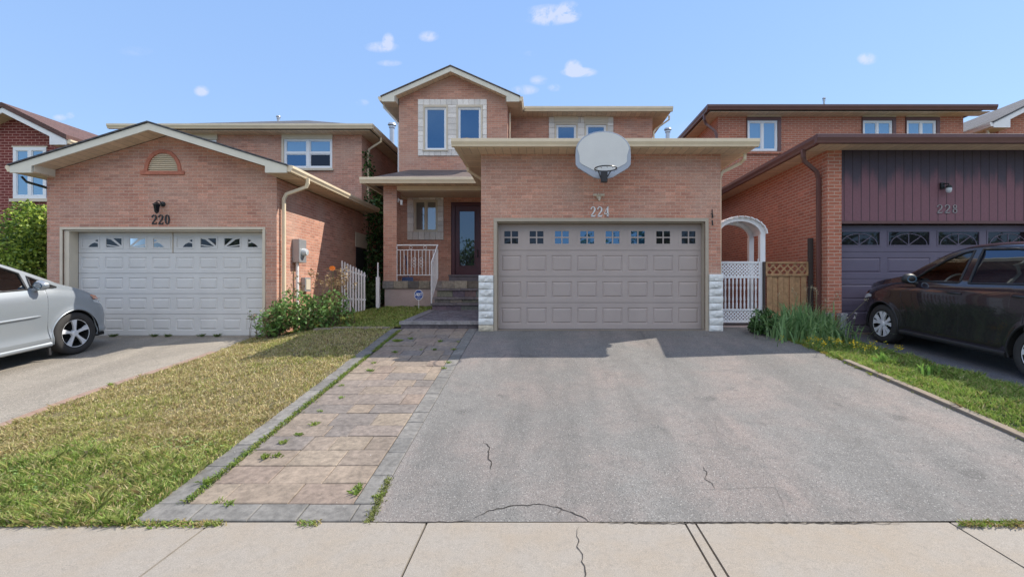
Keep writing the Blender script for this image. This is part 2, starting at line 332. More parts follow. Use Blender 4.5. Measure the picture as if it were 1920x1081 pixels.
# asphalt, concrete, soil
def asphalt(name, col, patch):
    k = NT(name); p = k.world(); n1 = k.noise(p, 130, 3, .8); n2 = k.noise(p, .8, 6, .6); n3 = k.noise(p, 300, 1); n4 = k.noise(p, 5, 5, .7)
    vo = k.n('ShaderNodeTexVoronoi', i_Scale=120.); k.l(p, vo.inputs['Vector'])
    c = k.mix(k.ramp(n2, .42, .62, 0, .8), col, patch); c = k.mix(k.ramp(n4, .48, .68, 0, .6), c, tuple(x * .7 for x in col))
    mp = k.n('ShaderNodeMapping'); mp.inputs['Scale'].default_value = (1.6, .22, 1); k.l(p, mp.inputs[0]); n5 = k.noise(mp.outputs[0], 1.1, 5, .6)
    c = k.mix(k.ramp(n5, .42, .62, 0, .7), c, tuple(x * .70 for x in col)); n6 = k.noise(p, 2.6, 2, .4); c = k.mix(k.ramp(n6, .70, .76, 0, .6), c, tuple(x * .5 for x in col))
    sp = k.ramp(k.n('ShaderNodeSeparateXYZ').outputs[0], 0, 1); wn = k.n('ShaderNodeSeparateXYZ'); k.l(vo.outputs['Color'], wn.inputs[0])
    c = k.mix(k.ramp(wn.outputs[0], .85, .97, 0, .6), c, tuple(min(1, x * 1.9) for x in col)); c = k.mix(k.ramp(wn.outputs[1], .78, .97, 0, .7), c, tuple(x * .4 for x in col))
    wv = k.n('ShaderNodeVectorMath', operation='MULTIPLY_ADD'); k.l(k.n('ShaderNodeTexNoise', i_Scale=2.5, i_Detail=5.).outputs['Color'], wv.inputs[0]); wv.inputs[1].default_value = (.6, .6, 0); k.l(p, wv.inputs[2])
    v2 = k.n('ShaderNodeTexVoronoi', feature='DISTANCE_TO_EDGE', i_Scale=.85); k.l(wv.outputs[0], v2.inputs['Vector']); c = k.mix(k.math('MULTIPLY', k.ramp(v2.outputs['Distance'], .006, .0, 0, 1), k.ramp(n2, .5, .62, 0, .5)), c, tuple(x * .35 for x in col))
    vm = k.n('ShaderNodeVectorMath', operation='SCALE'); k.l(c, vm.inputs[0]); k.l(k.ramp(n1, .3, .7, .7, 1.3), vm.inputs['Scale']); k.l(vm.outputs[0], k.b.inputs['Base Color'])
    k.rough(.9); k.bump(k.math('ADD', n1, k.math('MULTIPLY', vo.outputs['Distance'], .8)), .5, .006); return k.m
M['asphalt'] = asphalt('driveway_asphalt', (.192, .183, .170), (.255, .208, .185))
M['asphalt_left'] = asphalt('left_driveway_asphalt', (.285, .255, .215), (.32, .285, .235))
M['asphalt_right'] = asphalt('right_driveway_asphalt', (.14, .14, .15), (.17, .165, .17))
M['road'] = asphalt('road_asphalt', (.26, .24, .215), (.29, .26, .235))
def concrete(name, col):
    k = NT(name); p = k.world(); n1 = k.noise(p, 160, 2, .8); n2 = k.noise(p, 1.4, 6, .65); n3 = k.noise(p, 22, 4, .7)
    c = k.mix(k.ramp(n2, .4, .7, 0, .6), col, tuple(a * b for a, b in zip(col, (1.0, .88, .72)))); c = k.mix(k.ramp(n3, .5, .75, 0, .55), c, tuple(x * .72 for x in col))
    vm = k.n('ShaderNodeVectorMath', operation='SCALE'); k.l(c, vm.inputs[0]); k.l(k.ramp(n1, .3, .7, .72, 1.28), vm.inputs['Scale']); k.l(vm.outputs[0], k.b.inputs['Base Color'])
    k.rough(.9); k.bump(n1, .35, .004); return k.m
M['concrete'] = concrete('sidewalk_concrete', (.29, .26, .222)); M['kerb'] = concrete('kerb_concrete', (.24, .20, .16)); M['kerb_red'] = concrete('red_edging_concrete', (.30, .21, .17))
M['paver'] = tinted('paver_stone', (1, 1, 1), .9, 17, .3, .9)
def soil(name, ca, cb_):
    k = NT(name); p = k.world(); n = k.noise(p, 3, 6, .7); n2 = k.noise(p, 60, 3, .7); c = k.mix(k.ramp(n, .35, .65), ca, cb_)
    vm = k.n('ShaderNodeVectorMath', operation='SCALE'); k.l(c, vm.inputs[0]); k.l(k.ramp(n2, .3, .7, .6, 1.4), vm.inputs['Scale']); k.l(vm.outputs[0], k.b.inputs['Base Color']); k.rough(1); k.bump(n2, .6, .02); return k.m
M['soil'] = soil('lawn_soil', (.12, .10, .045), (.16, .13, .06)); M['ground'] = soil('ground_grass', (.07, .09, .03), (.12, .11, .045)); M['soil_green'] = soil('green_soil', (.07, .10, .03), (.10, .12, .035))
def siding_mat():
    # boards repainted in an uneven, streaky dark band above purple red
    k = NT('purple_siding'); p = k.world(); sp = k.n('ShaderNodeSeparateXYZ'); k.l(p, sp.inputs[0])
    pitch = .177; q = k.math('DIVIDE', k.math('SUBTRACT', sp.outputs[0], 6.25), pitch); line = k.math('LESS_THAN', k.math('FRACT', q), .07)
    wn = k.n('ShaderNodeTexWhiteNoise', noise_dimensions='1D'); k.l(k.math('FLOOR', q), wn.inputs['W'])
    mp = k.n('ShaderNodeMapping'); mp.inputs['Scale'].default_value = (3, 3, .5); k.l(p, mp.inputs[0]); n = k.noise(mp.outputs[0], 2, 5)
    lim = k.math('ADD', k.math('ADD', k.math('MULTIPLY', wn.outputs[0], .28), k.math('MULTIPLY', n, .7)), 3.48)
    f = k.n('ShaderNodeMapRange', interpolation_type='SMOOTHSTEP', i_From_Min=-.12, i_From_Max=.28); k.l(k.math('SUBTRACT', sp.outputs[2], lim), f.inputs[0])
    c = k.mix(f.outputs[0], (.195, .09, .11), (.07, .055, .075)); c = k.mix(line, c, (.03, .018, .025)); n3 = k.noise(p, 70, 3)
    vm = k.n('ShaderNodeVectorMath', operation='SCALE'); k.l(c, vm.inputs[0]); k.l(k.ramp(n3, .3, .7, .85, 1.15), vm.inputs['Scale']); k.l(vm.outputs[0], k.b.inputs['Base Color']); k.rough(.7)
    k.bump(k.math('MULTIPLY', line, -1.), .7, .01); return k.m
M['siding'] = siding_mat()
# ------------------------------------------------------------ ground
def sheet(name, mat, fx0, fx1, y0, y1, dz, nx, ny, kind='structure', thick=0, parent=None):
    mb = MB(); vs = []
    for j in range(ny + 1):
        y = y0 + (y1 - y0) * j / ny; a = fx0(y) if callable(fx0) else fx0; b = fx1(y) if callable(fx1) else fx1
        for i in range(nx + 1):
            x = a + (b - a) * i / nx; vs.append((x, y, g(x, y) + dz))
    fs = [(j * (nx + 1) + i, j * (nx + 1) + i + 1, (j + 1) * (nx + 1) + i + 1, (j + 1) * (nx + 1) + i) for j in range(ny) for i in range(nx)]
    mb.add(vs, fs); o = mb.build(name, mat, parent); 
    if not parent: tag(o, kind=kind)
    return o
xs = [-400, -150, -60, -30, -20, -15] + [-12 + .5 * i for i in range(33)] + [4.2 + .1 * i for i in range(20)] + [6.25 + .5 * i for i in range(20)] + [17, 22, 30, 60, 150, 400]
ys = [-300, -100, -40, -20, -10, -5, -2, 0, 1, 1.9] + [3.3 + .4 * i for i in range(30)] + [16, 18, 22, 30, 50, 100, 200, 500]
mb = MB(); mb.add([(x, y, g(x, y) - .08) for y in ys for x in xs], [(j * len(xs) + i, j * len(xs) + i + 1, (j + 1) * len(xs) + i + 1, (j + 1) * len(xs) + i) for j in range(len(ys) - 1) for i in range(len(xs) - 1)])
tag(mb.build('ground', M['ground'], org=(0, 0, 0)), kind='structure')
drive = sheet('driveway', M['asphalt'], -1.35, lambda y: edge_r(y), 3.565, 10.6, 0, 30, 30)
sheet('driveway', M['asphalt_left'], -15, lambda y: -6.14 + .06 * math.sin(y * 1.7), 3.565, 10.2, 0, 30, 30)
sheet('driveway', M['asphalt_right'], lambda y: 5.95, 13, 3.565, 10.2, 0, 24, 30)
sheet('road', M['road'], -200, 200, -9, 0.2, -.06, 8, 8)
lawn = sheet('lawn', M['soil'], lambda y: -6.12 + .06 * math.sin(y * 1.7), -3.15, 3.565, 9.88, .0, 24, 40)
sheet('lawn', M['soil'], -5.66, lambda y: -3.0 if y < 12.25 else -2.0, 9.885, 14.3, .0, 10, 16)
sheet('verge', M['soil_green'], lambda y: edge_r(y) + .07, 5.945, 3.565, 9.85, .0, 12, 40)
sheet('footpath', M['slab'], 3.66, 5.82, 10.61, 24, .0, 6, 12)
sheet('boulevard', M['ground'], -60, 60, .21, 1.95, -.02, 20, 4)
sheet('lawn', M['ground'], -15, -12.6 , 10.21, 20, -.02, 8, 8)
# sidewalk slabs in one mesh with real joints
mb = MB(); jx = [-30, -24, -18, -12, -8.2, -6.3, -4.42, -2.53, -.885, 1.09, 1.17, 3.12, 5.1, 7.1, 9.1, 12, 18, 24, 30]
for a, b in zip(jx, jx[1:]):
    n = max(1, int((b - a) / .9)); 
    a2, b2 = a + .008, b - .008
    vs = []
    for y in (1.97, 3.555): vs += [(a2, y, g(0, y)), (b2, y, g(0, y))]
    mb.add([(x, y, z) for x, y, z in vs] + [(x, y, z - .07) for x, y, z in vs], [(0, 1, 3, 2), (0, 4, 5, 1), (2, 3, 7, 6), (0, 2, 6, 4), (1, 5, 7, 3)])
tag(mb.build('sidewalk', M['concrete'], org=(0, 2.5, 0)), kind='structure')
sheet('sidewalk_bed', M['black'], -30, 30, 1.96, 3.56, -.05, 10, 2)
# cracks
def crack(pts, wd, parent, seed=1, name='crack'):
    r = random.Random(seed); P3 = [gp(*p) for p in pts]; fine = []
    for a, b in zip(P3, P3[1:]):
        n = max(2, int((b - a).length / .035))
        for i in range(n):
            q = a.lerp(b, i / n); fine.append((q.x + r.uniform(-.011, .011), q.y + r.uniform(-.011, .011)))
    fine.append((P3[-1].x, P3[-1].y)); mb = MB(); vs = []
    for i, (x, y) in enumerate(fine):
        a = fine[max(0, i - 1)]; b = fine[min(len(fine) - 1, i + 1)]; d = Vector((b[0] - a[0], b[1] - a[1])).normalized(); t = i / (len(fine) - 1)
        ww = wd * r.uniform(.5, 1.3) * min(1, 6 * t + .15, 6 * (1 - t) + .15); nx, ny = -d.y * ww / 2, d.x * ww / 2
        for s in (1, -1): vs.append((x + nx * s, y + ny * s, g(x, y) + .004))
    mb.add(vs, [(2 * i, 2 * i + 1, 2 * i + 3, 2 * i + 2) for i in range(len(fine) - 1)]); return mb.build(name, M['crack'], parent)
for i, (pts, wd) in enumerate([([(885, 972), (915, 957), (960, 948), (1000, 945), (1035, 947), (1065, 957), (1090, 968), (1112, 979)], .009), ([(1112, 979), (1200, 980), (1300, 980), (1420, 979), (1560, 980), (1700, 980)], .014),
     ([(905, 826), (918, 838), (914, 852), (922, 866), (920, 880)], .010), ([(920, 846), (930, 838)], .006), ([(1318, 872), (1324, 884), (1322, 896), (1334, 906), (1340, 918)], .007),
     ([(1040, 947), (1052, 956), (1044, 970)], .005), ([(720, 978), (780, 979), (885, 976)], .012)]): crack(pts, wd, drive, i)
sw = bpy.data.objects['sidewalk']
crack([(1086, 986), (1082, 1005), (1083, 1022), (1092, 1045), (1097, 1070), (1100, 1100)], .0065, sw, 30)
# paver walk
def pavers():
    mb = MB(); r = random.Random(5); gx0, gx1 = -3.17, -1.355
    def stone(x0, x1, y0, y1, col, mat=0, h=.0):
        gap = .0035; x0 += gap; x1 -= gap; y0 += gap; y1 -= gap; t = r.uniform(-.003, .003) + h; c = .008
        k = r.uniform(.94, 1.06); col = tuple(a * k for a in col)
        cor = [(x0, y0), (x1, y0), (x1, y1), (x0, y1)]; ins = [(x0 + c, y0 + c), (x1 - c, y0 + c), (x1 - c, y1 - c), (x0 + c, y1 - c)]
        vs = [(x, y, g(x, y) - .05) for x, y in cor] + [(x, y, g(x, y) + t - .005) for x, y in cor] + [(x, y, g(x, y) + t) for x, y in ins]
        fs = [(8, 9, 10, 11)] + [(i, (i + 1) % 4, 4 + (i + 1) % 4, 4 + i) for i in range(4)] + [(4 + i, 4 + (i + 1) % 4, 8 + (i + 1) % 4, 8 + i) for i in range(4)]
        mb.add(vs, fs, mat, col)
    def gray(): return r.choice([(.172, .164, .150), (.19, .18, .165), (.18, .171, .157), (.16, .153, .142)])
    def tan(): return r.choice([(.235, .190, .150), (.225, .182, .145), (.245, .195, .150), (.205, .170, .145), (.185, .16, .142), (.23, .178, .142), (.25, .203, .155)])
    x = gx0 - .01
    while x < gx1 - .05:
        wd = r.uniform(.34, .5); x1 = min(gx1, x + wd); stone(x, x1, 3.575, 3.79, gray()); x = x1
    y = 3.79
    while y < 9.72:
        y1 = min(9.72, y + r.uniform(.38, .6))
        stone(gx0, gx0 + .24, y, y1, gray()); y = y1
    y = 3.79
    while y < 9.72:
        y1 = min(9.72, y + r.uniform(.25, .42)); stone(gx1 - .19, gx1, y, y1, gray()); y = y1
    y = 3.79
    while y < 9.70:
        dy = r.choice([.25, .29, .33]); y1 = min(9.72, y + dy); x = gx0 + .27
        while x < gx1 - .2:
            x1 = x + r.choice([.26, .36, .48, .56]); 
            if gx1 - .19 - x1 < .15: x1 = gx1 - .19
            stone(x, x1, y, y1, tan(), 0, r.uniform(-.004, .004)); x = x1
        y = y1
    return mb.build('paver_walkway', M['paver'], bevel=None)
pv = pavers(); tag(pv, kind='structure')
sheet('walkway_bed', M['soil'], -3.2, -1.35, 3.57, 9.75, -.035, 6, 20)
# kerb edges
mb = MB()
yk = 3.6
while yk < 6.4:
    y1 = yk + .9; xa, xb = edge_r(yk) - .02, edge_r(y1) - .02
    vs = []
    for x, y in ((xa, yk), (xa + .1, yk), (xb + .1, y1 - .01), (xb, y1 - .01)): vs += [(x, y, g(x, y) - .05)]
    vs += [(v[0], v[1], v[2] + .09) for v in vs]
    mb.add(vs, [(0, 1, 2, 3), (4, 5, 6, 7), (0, 1, 5, 4), (1, 2, 6, 5), (2, 3, 7, 6), (3, 0, 4, 7)]); yk = y1
tag(mb.build('kerb_strip', M['kerb'], bevel=.008), kind='structure')
mb = MB(); yk = 3.6
while yk < 8.6:
    y1 = yk + .3
    fx = lambda y: -6.14 + .06 * math.sin(y * 1.7)
    vs = [(x, y, g(x, y) - .04) for x, y in ((fx(yk) - .13, yk), (fx(yk) - .005, yk), (fx(y1) - .005, y1 - .006), (fx(y1) - .13, y1 - .006))]
    vs += [(v[0], v[1], v[2] + .045) for v in vs]
    mb.add(vs, [(0, 1, 2, 3), (4, 5, 6, 7), (0, 1, 5, 4), (1, 2, 6, 5), (2, 3, 7, 6), (3, 0, 4, 7)]); yk = y1
tag(mb.build('edging_strip', M['kerb_red'], bevel=.006), kind='structure')
mb = MB()
for i in range(4):
    x = -4.75 + i * .39; mb.box(x, x + .38, 9.62, 9.78, g(x, 9.7) - .06, g(x + .2, 9.7) + .035)
tag(mb.build('edging_stones', M['kerb'], bevel=.01), kind='structure')
# ------------------------------------------------------------ building pieces
def wall_xz(mb, x0, x1, z0, z1, y, ops, depth=.1, mat=0, face=1):
    """a wall in the xz plane with openings (x0,x1,z0,z1) and their reveals"""
    X = sorted({x0, x1} | {v for o in ops for v in o[:2]}); Z = sorted({z0, z1} | {v for o in ops for v in o[2:4]})
    for a, b in zip(X, X[1:]):
        for c, d in zip(Z, Z[1:]):
            mx_, mz = (a + b) / 2, (c + d) / 2
            if any(o[0] < mx_ < o[1] and o[2] < mz < o[3] for o in ops): continue
            if a < x0 - 1e-6 or b > x1 + 1e-6 or c < z0 - 1e-6 or d > z1 + 1e-6: continue
            mb.quad((a, y, c), (b, y, c), (b, y, d), (a, y, d), mat)
    for (a, b, c, d) in ops:
        y2 = y + depth
        mb.quad((a, y, c), (a, y2, c), (a, y2, d), (a, y, d), mat); mb.quad((b, y, c), (b, y, d), (b, y2, d), (b, y2, c), mat)
        mb.quad((a, y, d), (a, y2, d), (b, y2, d), (b, y, d), mat); mb.quad((a, y, c), (b, y, c), (b, y2, c), (a, y2, c), mat)
def side(mb, x, y0, y1, z0, z1, mat=0): mb.quad((x, y0, z0), (x, y1, z0), (x, y1, z1), (x, y0, z1), mat)
GPROF = [(0, 0), (.075, 0), (.085, .03), (.115, .075), (.115, .125), (.10, .13), (0, .13)]
def gutter(name, root, path, mat, ztop, h=.13, wd=.115):
    """path: list of (p0, p1, outward) runs at roof edge"""
    mb = MB()
    for (a, b, o) in path:
        pts = [Vector((a[0] + o[0] * u * wd / .115, a[1] + o[1] * u * wd / .115, ztop - h + v * h / .13)) for u, v in GPROF]
        mb.prism(pts, (b[0] - a[0], b[1] - a[1], 0))
    return mb.build(name, mat, root)
def downspout(root, pts, mat, r=.045, name='downspout'):
    mb = MB(); mb.tube(pts, r, 4, sq=.75); return mb.build(name, mat, root, bevel=.004)
def house_window(root, x0, x1, z0, z1, y, fmat, gmat, kind='single', fw=.045, name='window', dbl=None):
    """frame mesh is a part, each pane a sub-part"""
    mb = MB(); d = .07
    def rect(a, b, c, e, w_, y0, y1):
        mb.box(a, b, y0, y1, c, c + w_); mb.box(a, b, y0, y1, e - w_, e); mb.box(a, a + w_, y0, y1, c + w_, e - w_); mb.box(b - w_, b, y0, y1, c + w_, e - w_)
    rect(x0, x1, z0, z1, fw, y, y + d); cells = []
    if kind == 'single': cells = [(x0 + fw, x1 - fw, z0 + fw, z1 - fw)]
    elif kind == 'pair':
        m = (x0 + x1) / 2; mb.box(m - fw * .6, m + fw * .6, y, y + d, z0 + fw, z1 - fw); cells = [(x0 + fw, m - fw * .6, z0 + fw, z1 - fw), (m + fw * .6, x1 - fw, z0 + fw, z1 - fw)]
    elif kind == 'hung':
        m = (x0 + x1) / 2; mz = z0 + (z1 - z0) * .52; mb.box(m - fw, m + fw, y - .01, y + d, z0 + fw, z1 - fw)
        for a, b in ((x0 + fw, m - fw), (m + fw, x1 - fw)):
            mb.box(a, b, y + .004, y + d, mz - .03, mz + .03); cells += [(a, b, z0 + fw, mz - .03), (a, b, mz + .03, z1 - fw)]
    fr = mb.build(name, fmat, root, bevel=.005)
    for i, (a, b, c, e) in enumerate(cells):
        s = .022; q = MB()
        for (p0, p1, r0, r1) in ((a, b, c, c + s), (a, b, e - s, e), (a, a + s, c + s, e - s), (b - s, b, c + s, e - s)): q.box(p0, p1, y + .022, y + .05, r0, r1)
        q.build('sash', fmat, fr)
        pb = MB(); pb.box(a + s, b - s, y + .035, y + .045, c + s, e - s)
        gm = gmat[i % len(gmat)] if isinstance(gmat, list) else gmat
        pb.build('pane', gm, fr)
    return fr
def chevron_pts(cx, za, half, pitch, y, low, inner):
    return [(cx, y, za), (cx + half, y, za - half * pitch), (cx + half, y, za - half * pitch - low), (cx + inner, y, za - half * pitch - low), (cx + inner, y, za - inner * pitch - low * 1.0), (cx, y, za - low),
            (cx - inner, y, za - inner * pitch - low), (cx - inner, y, za - half * pitch - low), (cx - half, y, za - half * pitch - low), (cx - half, y, za - half * pitch)]
def gable_roof(root, cx, za, half, pitch, y0, y1, wallhalf, wally, roofmat, bargemat, sofmat, low=.16, edge=.05, gutters=True, gmat=None, left=True, right=True):
    ze = za - half * pitch
    mb = MB()
    for s in ((-1, 1) if left and right else ((-1,) if left else (1,))):
        a = (cx, y0 - .03, za + .01); b = (cx + s * (half + .03), y0 - .03, ze + .01 - .03 * pitch)
        mb.prism([a, b, (b[0], b[1], b[2] + edge), (a[0], a[1], a[2] + edge)], (0, y1 - y0 + .03, 0))
    mb.build('roof', roofmat, root)
    mb = MB(); pts = chevron_pts(cx, za, half, pitch, y0, low, wallhalf + .02)
    # split into convex halves
    r = [pts[0], pts[1], pts[2], pts[3], pts[4], pts[5]]; l_ = [pts[0], pts[5], pts[6], pts[7], pts[8], pts[9]]
    mb.prism(r, (0, .03, 0)); mb.prism(l_, (0, .03, 0)); mb.build('barge_board', bargemat, root)
    mb = MB()
    for s in (-1, 1):   # sloped soffit under the gable overhang, then level soffit along each eave
        q = [(cx, y0 + .032, za - low * .8), (cx + s * (wallhalf + .01), y0 + .032, za - (wallhalf + .01) * pitch - low * .8)]
        mb.quad(q[0], q[1], (q[1][0], wally, q[1][2]), (q[0][0], wally, q[0][2]))
    mb.build('soffit', M['soffit'], root)
    mb = MB()
    for s in (-1, 1):
        xw = cx + s * wallhalf; mb.box(min(xw, xw + s * .01), max(xw, xw + s * .01), y0 + .031, wally - .001, ze - low + .031, za - wallhalf * pitch - low * .8)
        if s < 0: mb.build('eave_return', bargemat, root); mb = MB()
    mb.build('eave_return', bargemat, root)
    for s in (-1, 1):
        mb = MB(); x0_, x1_ = cx + s * wallhalf, cx + s * (half - .01); mb.box(min(x0_, x1_), max(x0_, x1_), y0 + .035, y1, ze - low + .01, ze - low + .03)
        xe = cx + s * (half - .012); mb.box(min(xe, xe + s * .01), max(xe, xe + s * .01), y0 + .035, y1, ze - low + .03, ze)
        mb.build('eave_soffit', M['soffit_y'], root)
    if gutters:
        for s in (-1, 1): gutter('gutter', root, [((cx + s * half, y0 + .02), (cx + s * half, y1), (s, 0))], gmat or bargemat, ze + .015)
    return ze
def hip_roof(root, x0, x1, y0, y1, z, pitch, mat, name='roof'):
    wx, wy = x1 - x0, y1 - y0; h = min(wx, wy) / 2; za = z + h * pitch; mb = MB()
    if wx >= wy: A, B = (x0 + h, y0 + h, za), (x1 - h, y0 + h, za)
    else: A, B = (x0 + h, y0 + h, za), (x0 + h, y1 - h, za)
    c = [(x0, y0, z), (x1, y0, z), (x1, y1, z), (x0, y1, z)]
    if wx >= wy: fs = [[c[0], c[1], B, A], [c[1], c[2], B], [c[2], c[3], A, B], [c[3], c[0], A]]
    else: fs = [[c[0], c[1], A], [c[1], c[2], B, A], [c[2], c[3], B], [c[3], c[0], A, B]]
    for f in fs: mb.add(f, [tuple(range(len(f)))])
    mb.box(x0, x1, y0, y1, z - .03, z - .002)
    return mb.build(name, mat, root, fix=False)
def stroke(mb, pts, wds, y, d, mat=0):
    """flat stroke of varying width in the xz plane"""
    n = len(pts); Lf, Rt = [], []
    for i in range(n):
        a = Vector(pts[max(0, i - 1)]); b = Vector(pts[min(n - 1, i + 1)]); t = (b - a).normalized(); w_ = wds[i] / 2 if isinstance(wds, (list, tuple)) else wds / 2
        p = Vector(pts[i]); Lf.append(p + Vector((-t.y, t.x)) * w_); Rt.append(p - Vector((-t.y, t.x)) * w_)
    for i in range(n - 1):
        q = [Lf[i], Lf[i + 1], Rt[i + 1], Rt[i]]; mb.prism([(v.x, y, v.y) for v in q], (0, d, 0), mat)
DIG = {'2': [([(.08, .72), (.14, .88), (.35, .98), (.58, .93), (.68, .76), (.62, .58), (.42, .38), (.2, .2), (.08, .05)], [.14, .1, .08, .1, .16, .16, .12, .1, .08]), ([(.06, .06), (.72, .06)], [.13, .13]), ([(.70, .02), (.73, .24)], [.06, .05])],
       '4': [([(.55, 0), (.55, 1)], [.16, .16]), ([(.52, .97), (.04, .3)], [.06, .06]), ([(.02, .29), (.78, .29)], [.08, .08]), ([(.38, .03), (.74, .03)], [.06, .06])],
       '0': [([(.38, .98), (.18, .88), (.1, .5), (.18, .12), (.38, .02), (.58, .12), (.66, .5), (.58, .88), (.38, .98)], [.06, .13, .17, .13, .06, .13, .17, .13, .06])],
       '8': [([(.38, .98), (.18, .88), (.2, .66), (.4, .53), (.62, .36), (.62, .12), (.38, .02), (.14, .12), (.14, .36), (.36, .53), (.56, .66), (.58, .88), (.38, .98)], [.07, .12, .13, .15, .13, .12, .07, .12, .13, .1, .12, .12, .07])]}
def number_sign(txt, x0, x1, z0, z1, y, mat, label, group=None):
    rt = empty('house_number', ((x0 + x1) / 2, y, z0), label, 'house number'); n = len(txt); cw = (x1 - x0) / n
    for i, ch in enumerate(txt):
        mb = MB(); sx = cw * .98; h = z1 - z0
        for pts, wds in DIG[ch]: stroke(mb, [(x0 + i * cw + p[0] * sx, z0 + p[1] * h) for p in pts], [w_ * h * .92 for w_ in wds], y, .015)
        mb.build('digit', mat, rt)
    return rt
def raised_panel(mb, x0, x1, z0, z1, y, h=.013, b=.034, mat=0):
    """groove ring and raised field"""
    o = [(x0, z0), (x1, z0), (x1, z1), (x0, z1)]; def_ = [(x0 + b * .5, z0 + b * .5), (x1 - b * .5, z0 + b * .5), (x1 - b * .5, z1 - b * .5), (x0 + b * .5, z1 - b * .5)]
    i2 = [(x0 + b * 1.4, z0 + b * 1.4), (x1 - b * 1.4, z0 + b * 1.4), (x1 - b * 1.4, z1 - b * 1.4), (x0 + b * 1.4, z1 - b * 1.4)]
    vs = [(x, y, z) for x, z in o] + [(x, y + h, z) for x, z in def_] + [(x, y - .002, z) for x, z in i2]
    fs = [(8, 9, 10, 11)] + [(i, (i + 1) % 4, 4 + (i + 1) % 4, 4 + i) for i in range(4)] + [(4 + i, 4 + (i + 1) % 4, 8 + (i + 1) % 4, 8 + i) for i in range(4)]
    mb.add(vs, fs, mat)
def frame_face(mb, x0, x1, z0, z1, holes, y, mat=0):
    wall_xz(mb, x0, x1, z0, z1, y, holes, 0.0001, mat)
def garage_door(root, x0, x1, z0, z1, y, rows, cols, mat, panel_px, topwin, pw=.8, ph=.62):
    """rows of sections; topwin(door, a, b, c, d, i) builds the lights of the top section"""
    mb = MB(); H = (z1 - z0) / rows; Wc = (x1 - x0) / cols; tops = []
    for r in range(rows):
        c, d = z0 + r * H + .004, z0 + (r + 1) * H - .004; holes = []
        for i in range(cols):
            mxx = x0 + (i + .5) * Wc; mz = (c + d) / 2; holes.append((mxx - Wc * pw / 2, mxx + Wc * pw / 2, mz - H * ph / 2, mz + H * ph / 2))
        X = sorted({x0, x1} | {v for o in holes for v in o[:2]}); Z = sorted({c, d} | {v for o in holes for v in o[2:]})
        for a, b in zip(X, X[1:]):
            for e, f in zip(Z, Z[1:]):
                if any(o[0] < (a + b) / 2 < o[1] and o[2] < (e + f) / 2 < o[3] for o in holes): continue
                mb.quad((a, y, e), (b, y, e), (b, y, f), (a, y, f))
        mb.quad((x0, y, d), (x1, y, d), (x1, y + .02, d), (x0, y + .02, d)); mb.quad((x0, y, c), (x0, y + .02, c), (x1, y + .02, c), (x1, y, c))
        if r == rows - 1: tops = holes
        else:
            for o in holes: raised_panel(mb, *o, y)
    mb.box(x0, x1, y + .022, y + .05, z0, z1); mb.box(x0, x1, y - .004, y + .02, z0 - .02, z0 + .003)
    dr = mb.build('garage_door', mat, root, fix=False)
    for i, o in enumerate(tops): topwin(dr, *o, i)
    return dr
def stone_pier(root, x0, x1, y0, y1, z0, z1, n, name='stone_facing', broken=True, seed=3):
    r = random.Random(seed); mb = MB(); H = (z1 - z0) / n
    for i in range(n):
        a, b = z0 + i * H, z0 + (i + 1) * H; m = 1 if (broken and i == 0) else 0
        # front face as a bulging, uneven grid
        nx, nz = 10, 6; vs = []
        for j in range(nz + 1):
            for k in range(nx + 1):
                u, v = k / nx, j / nz; e = min(u, 1 - u) * min(v, 1 - v) * 4
                bul = .03 * min(1, e * 3) * (1 + r.uniform(-.45, .45)) + (.012 * math.sin(5 * u + i * 2.1) if 0 < v < 1 else 0)
                vs.append((x0 + (x1 - x0) * u, y0 - bul, a + .004 + (b - a - .008) * v + (r.uniform(-.006, .006) if 0 < v < 1 else 0)))
        mb.add(vs, [(j * (nx + 1) + k, j * (nx + 1) + k + 1, (j + 1) * (nx + 1) + k + 1, (j + 1) * (nx + 1) + k) for j in range(nz) for k in range(nx)], m)
        mb.box(x0, x1, y0 + .002, y1, a + .004, b - .004, m)
    return mb.build(name, [M['stone_white'], M['stone_white_low']], root, smooth=50, fix=False)
def vent_pipe(root, x, y, z0, z1, r=.07):
    mb = MB(); mb.lathe([(r, z0), (r, z1 - .12), (r * 1.25, z1 - .12), (r * 1.25, z1 - .06), (r * .9, z1 - .06), (r * .9, z1 - .04), (r * 1.7, z1 - .04), (r * 1.5, z1), (.001, z1 + .02)], (x, y, 0), n=14)
    return mb.build('vent_pipe', M['galv'], root, smooth=40)
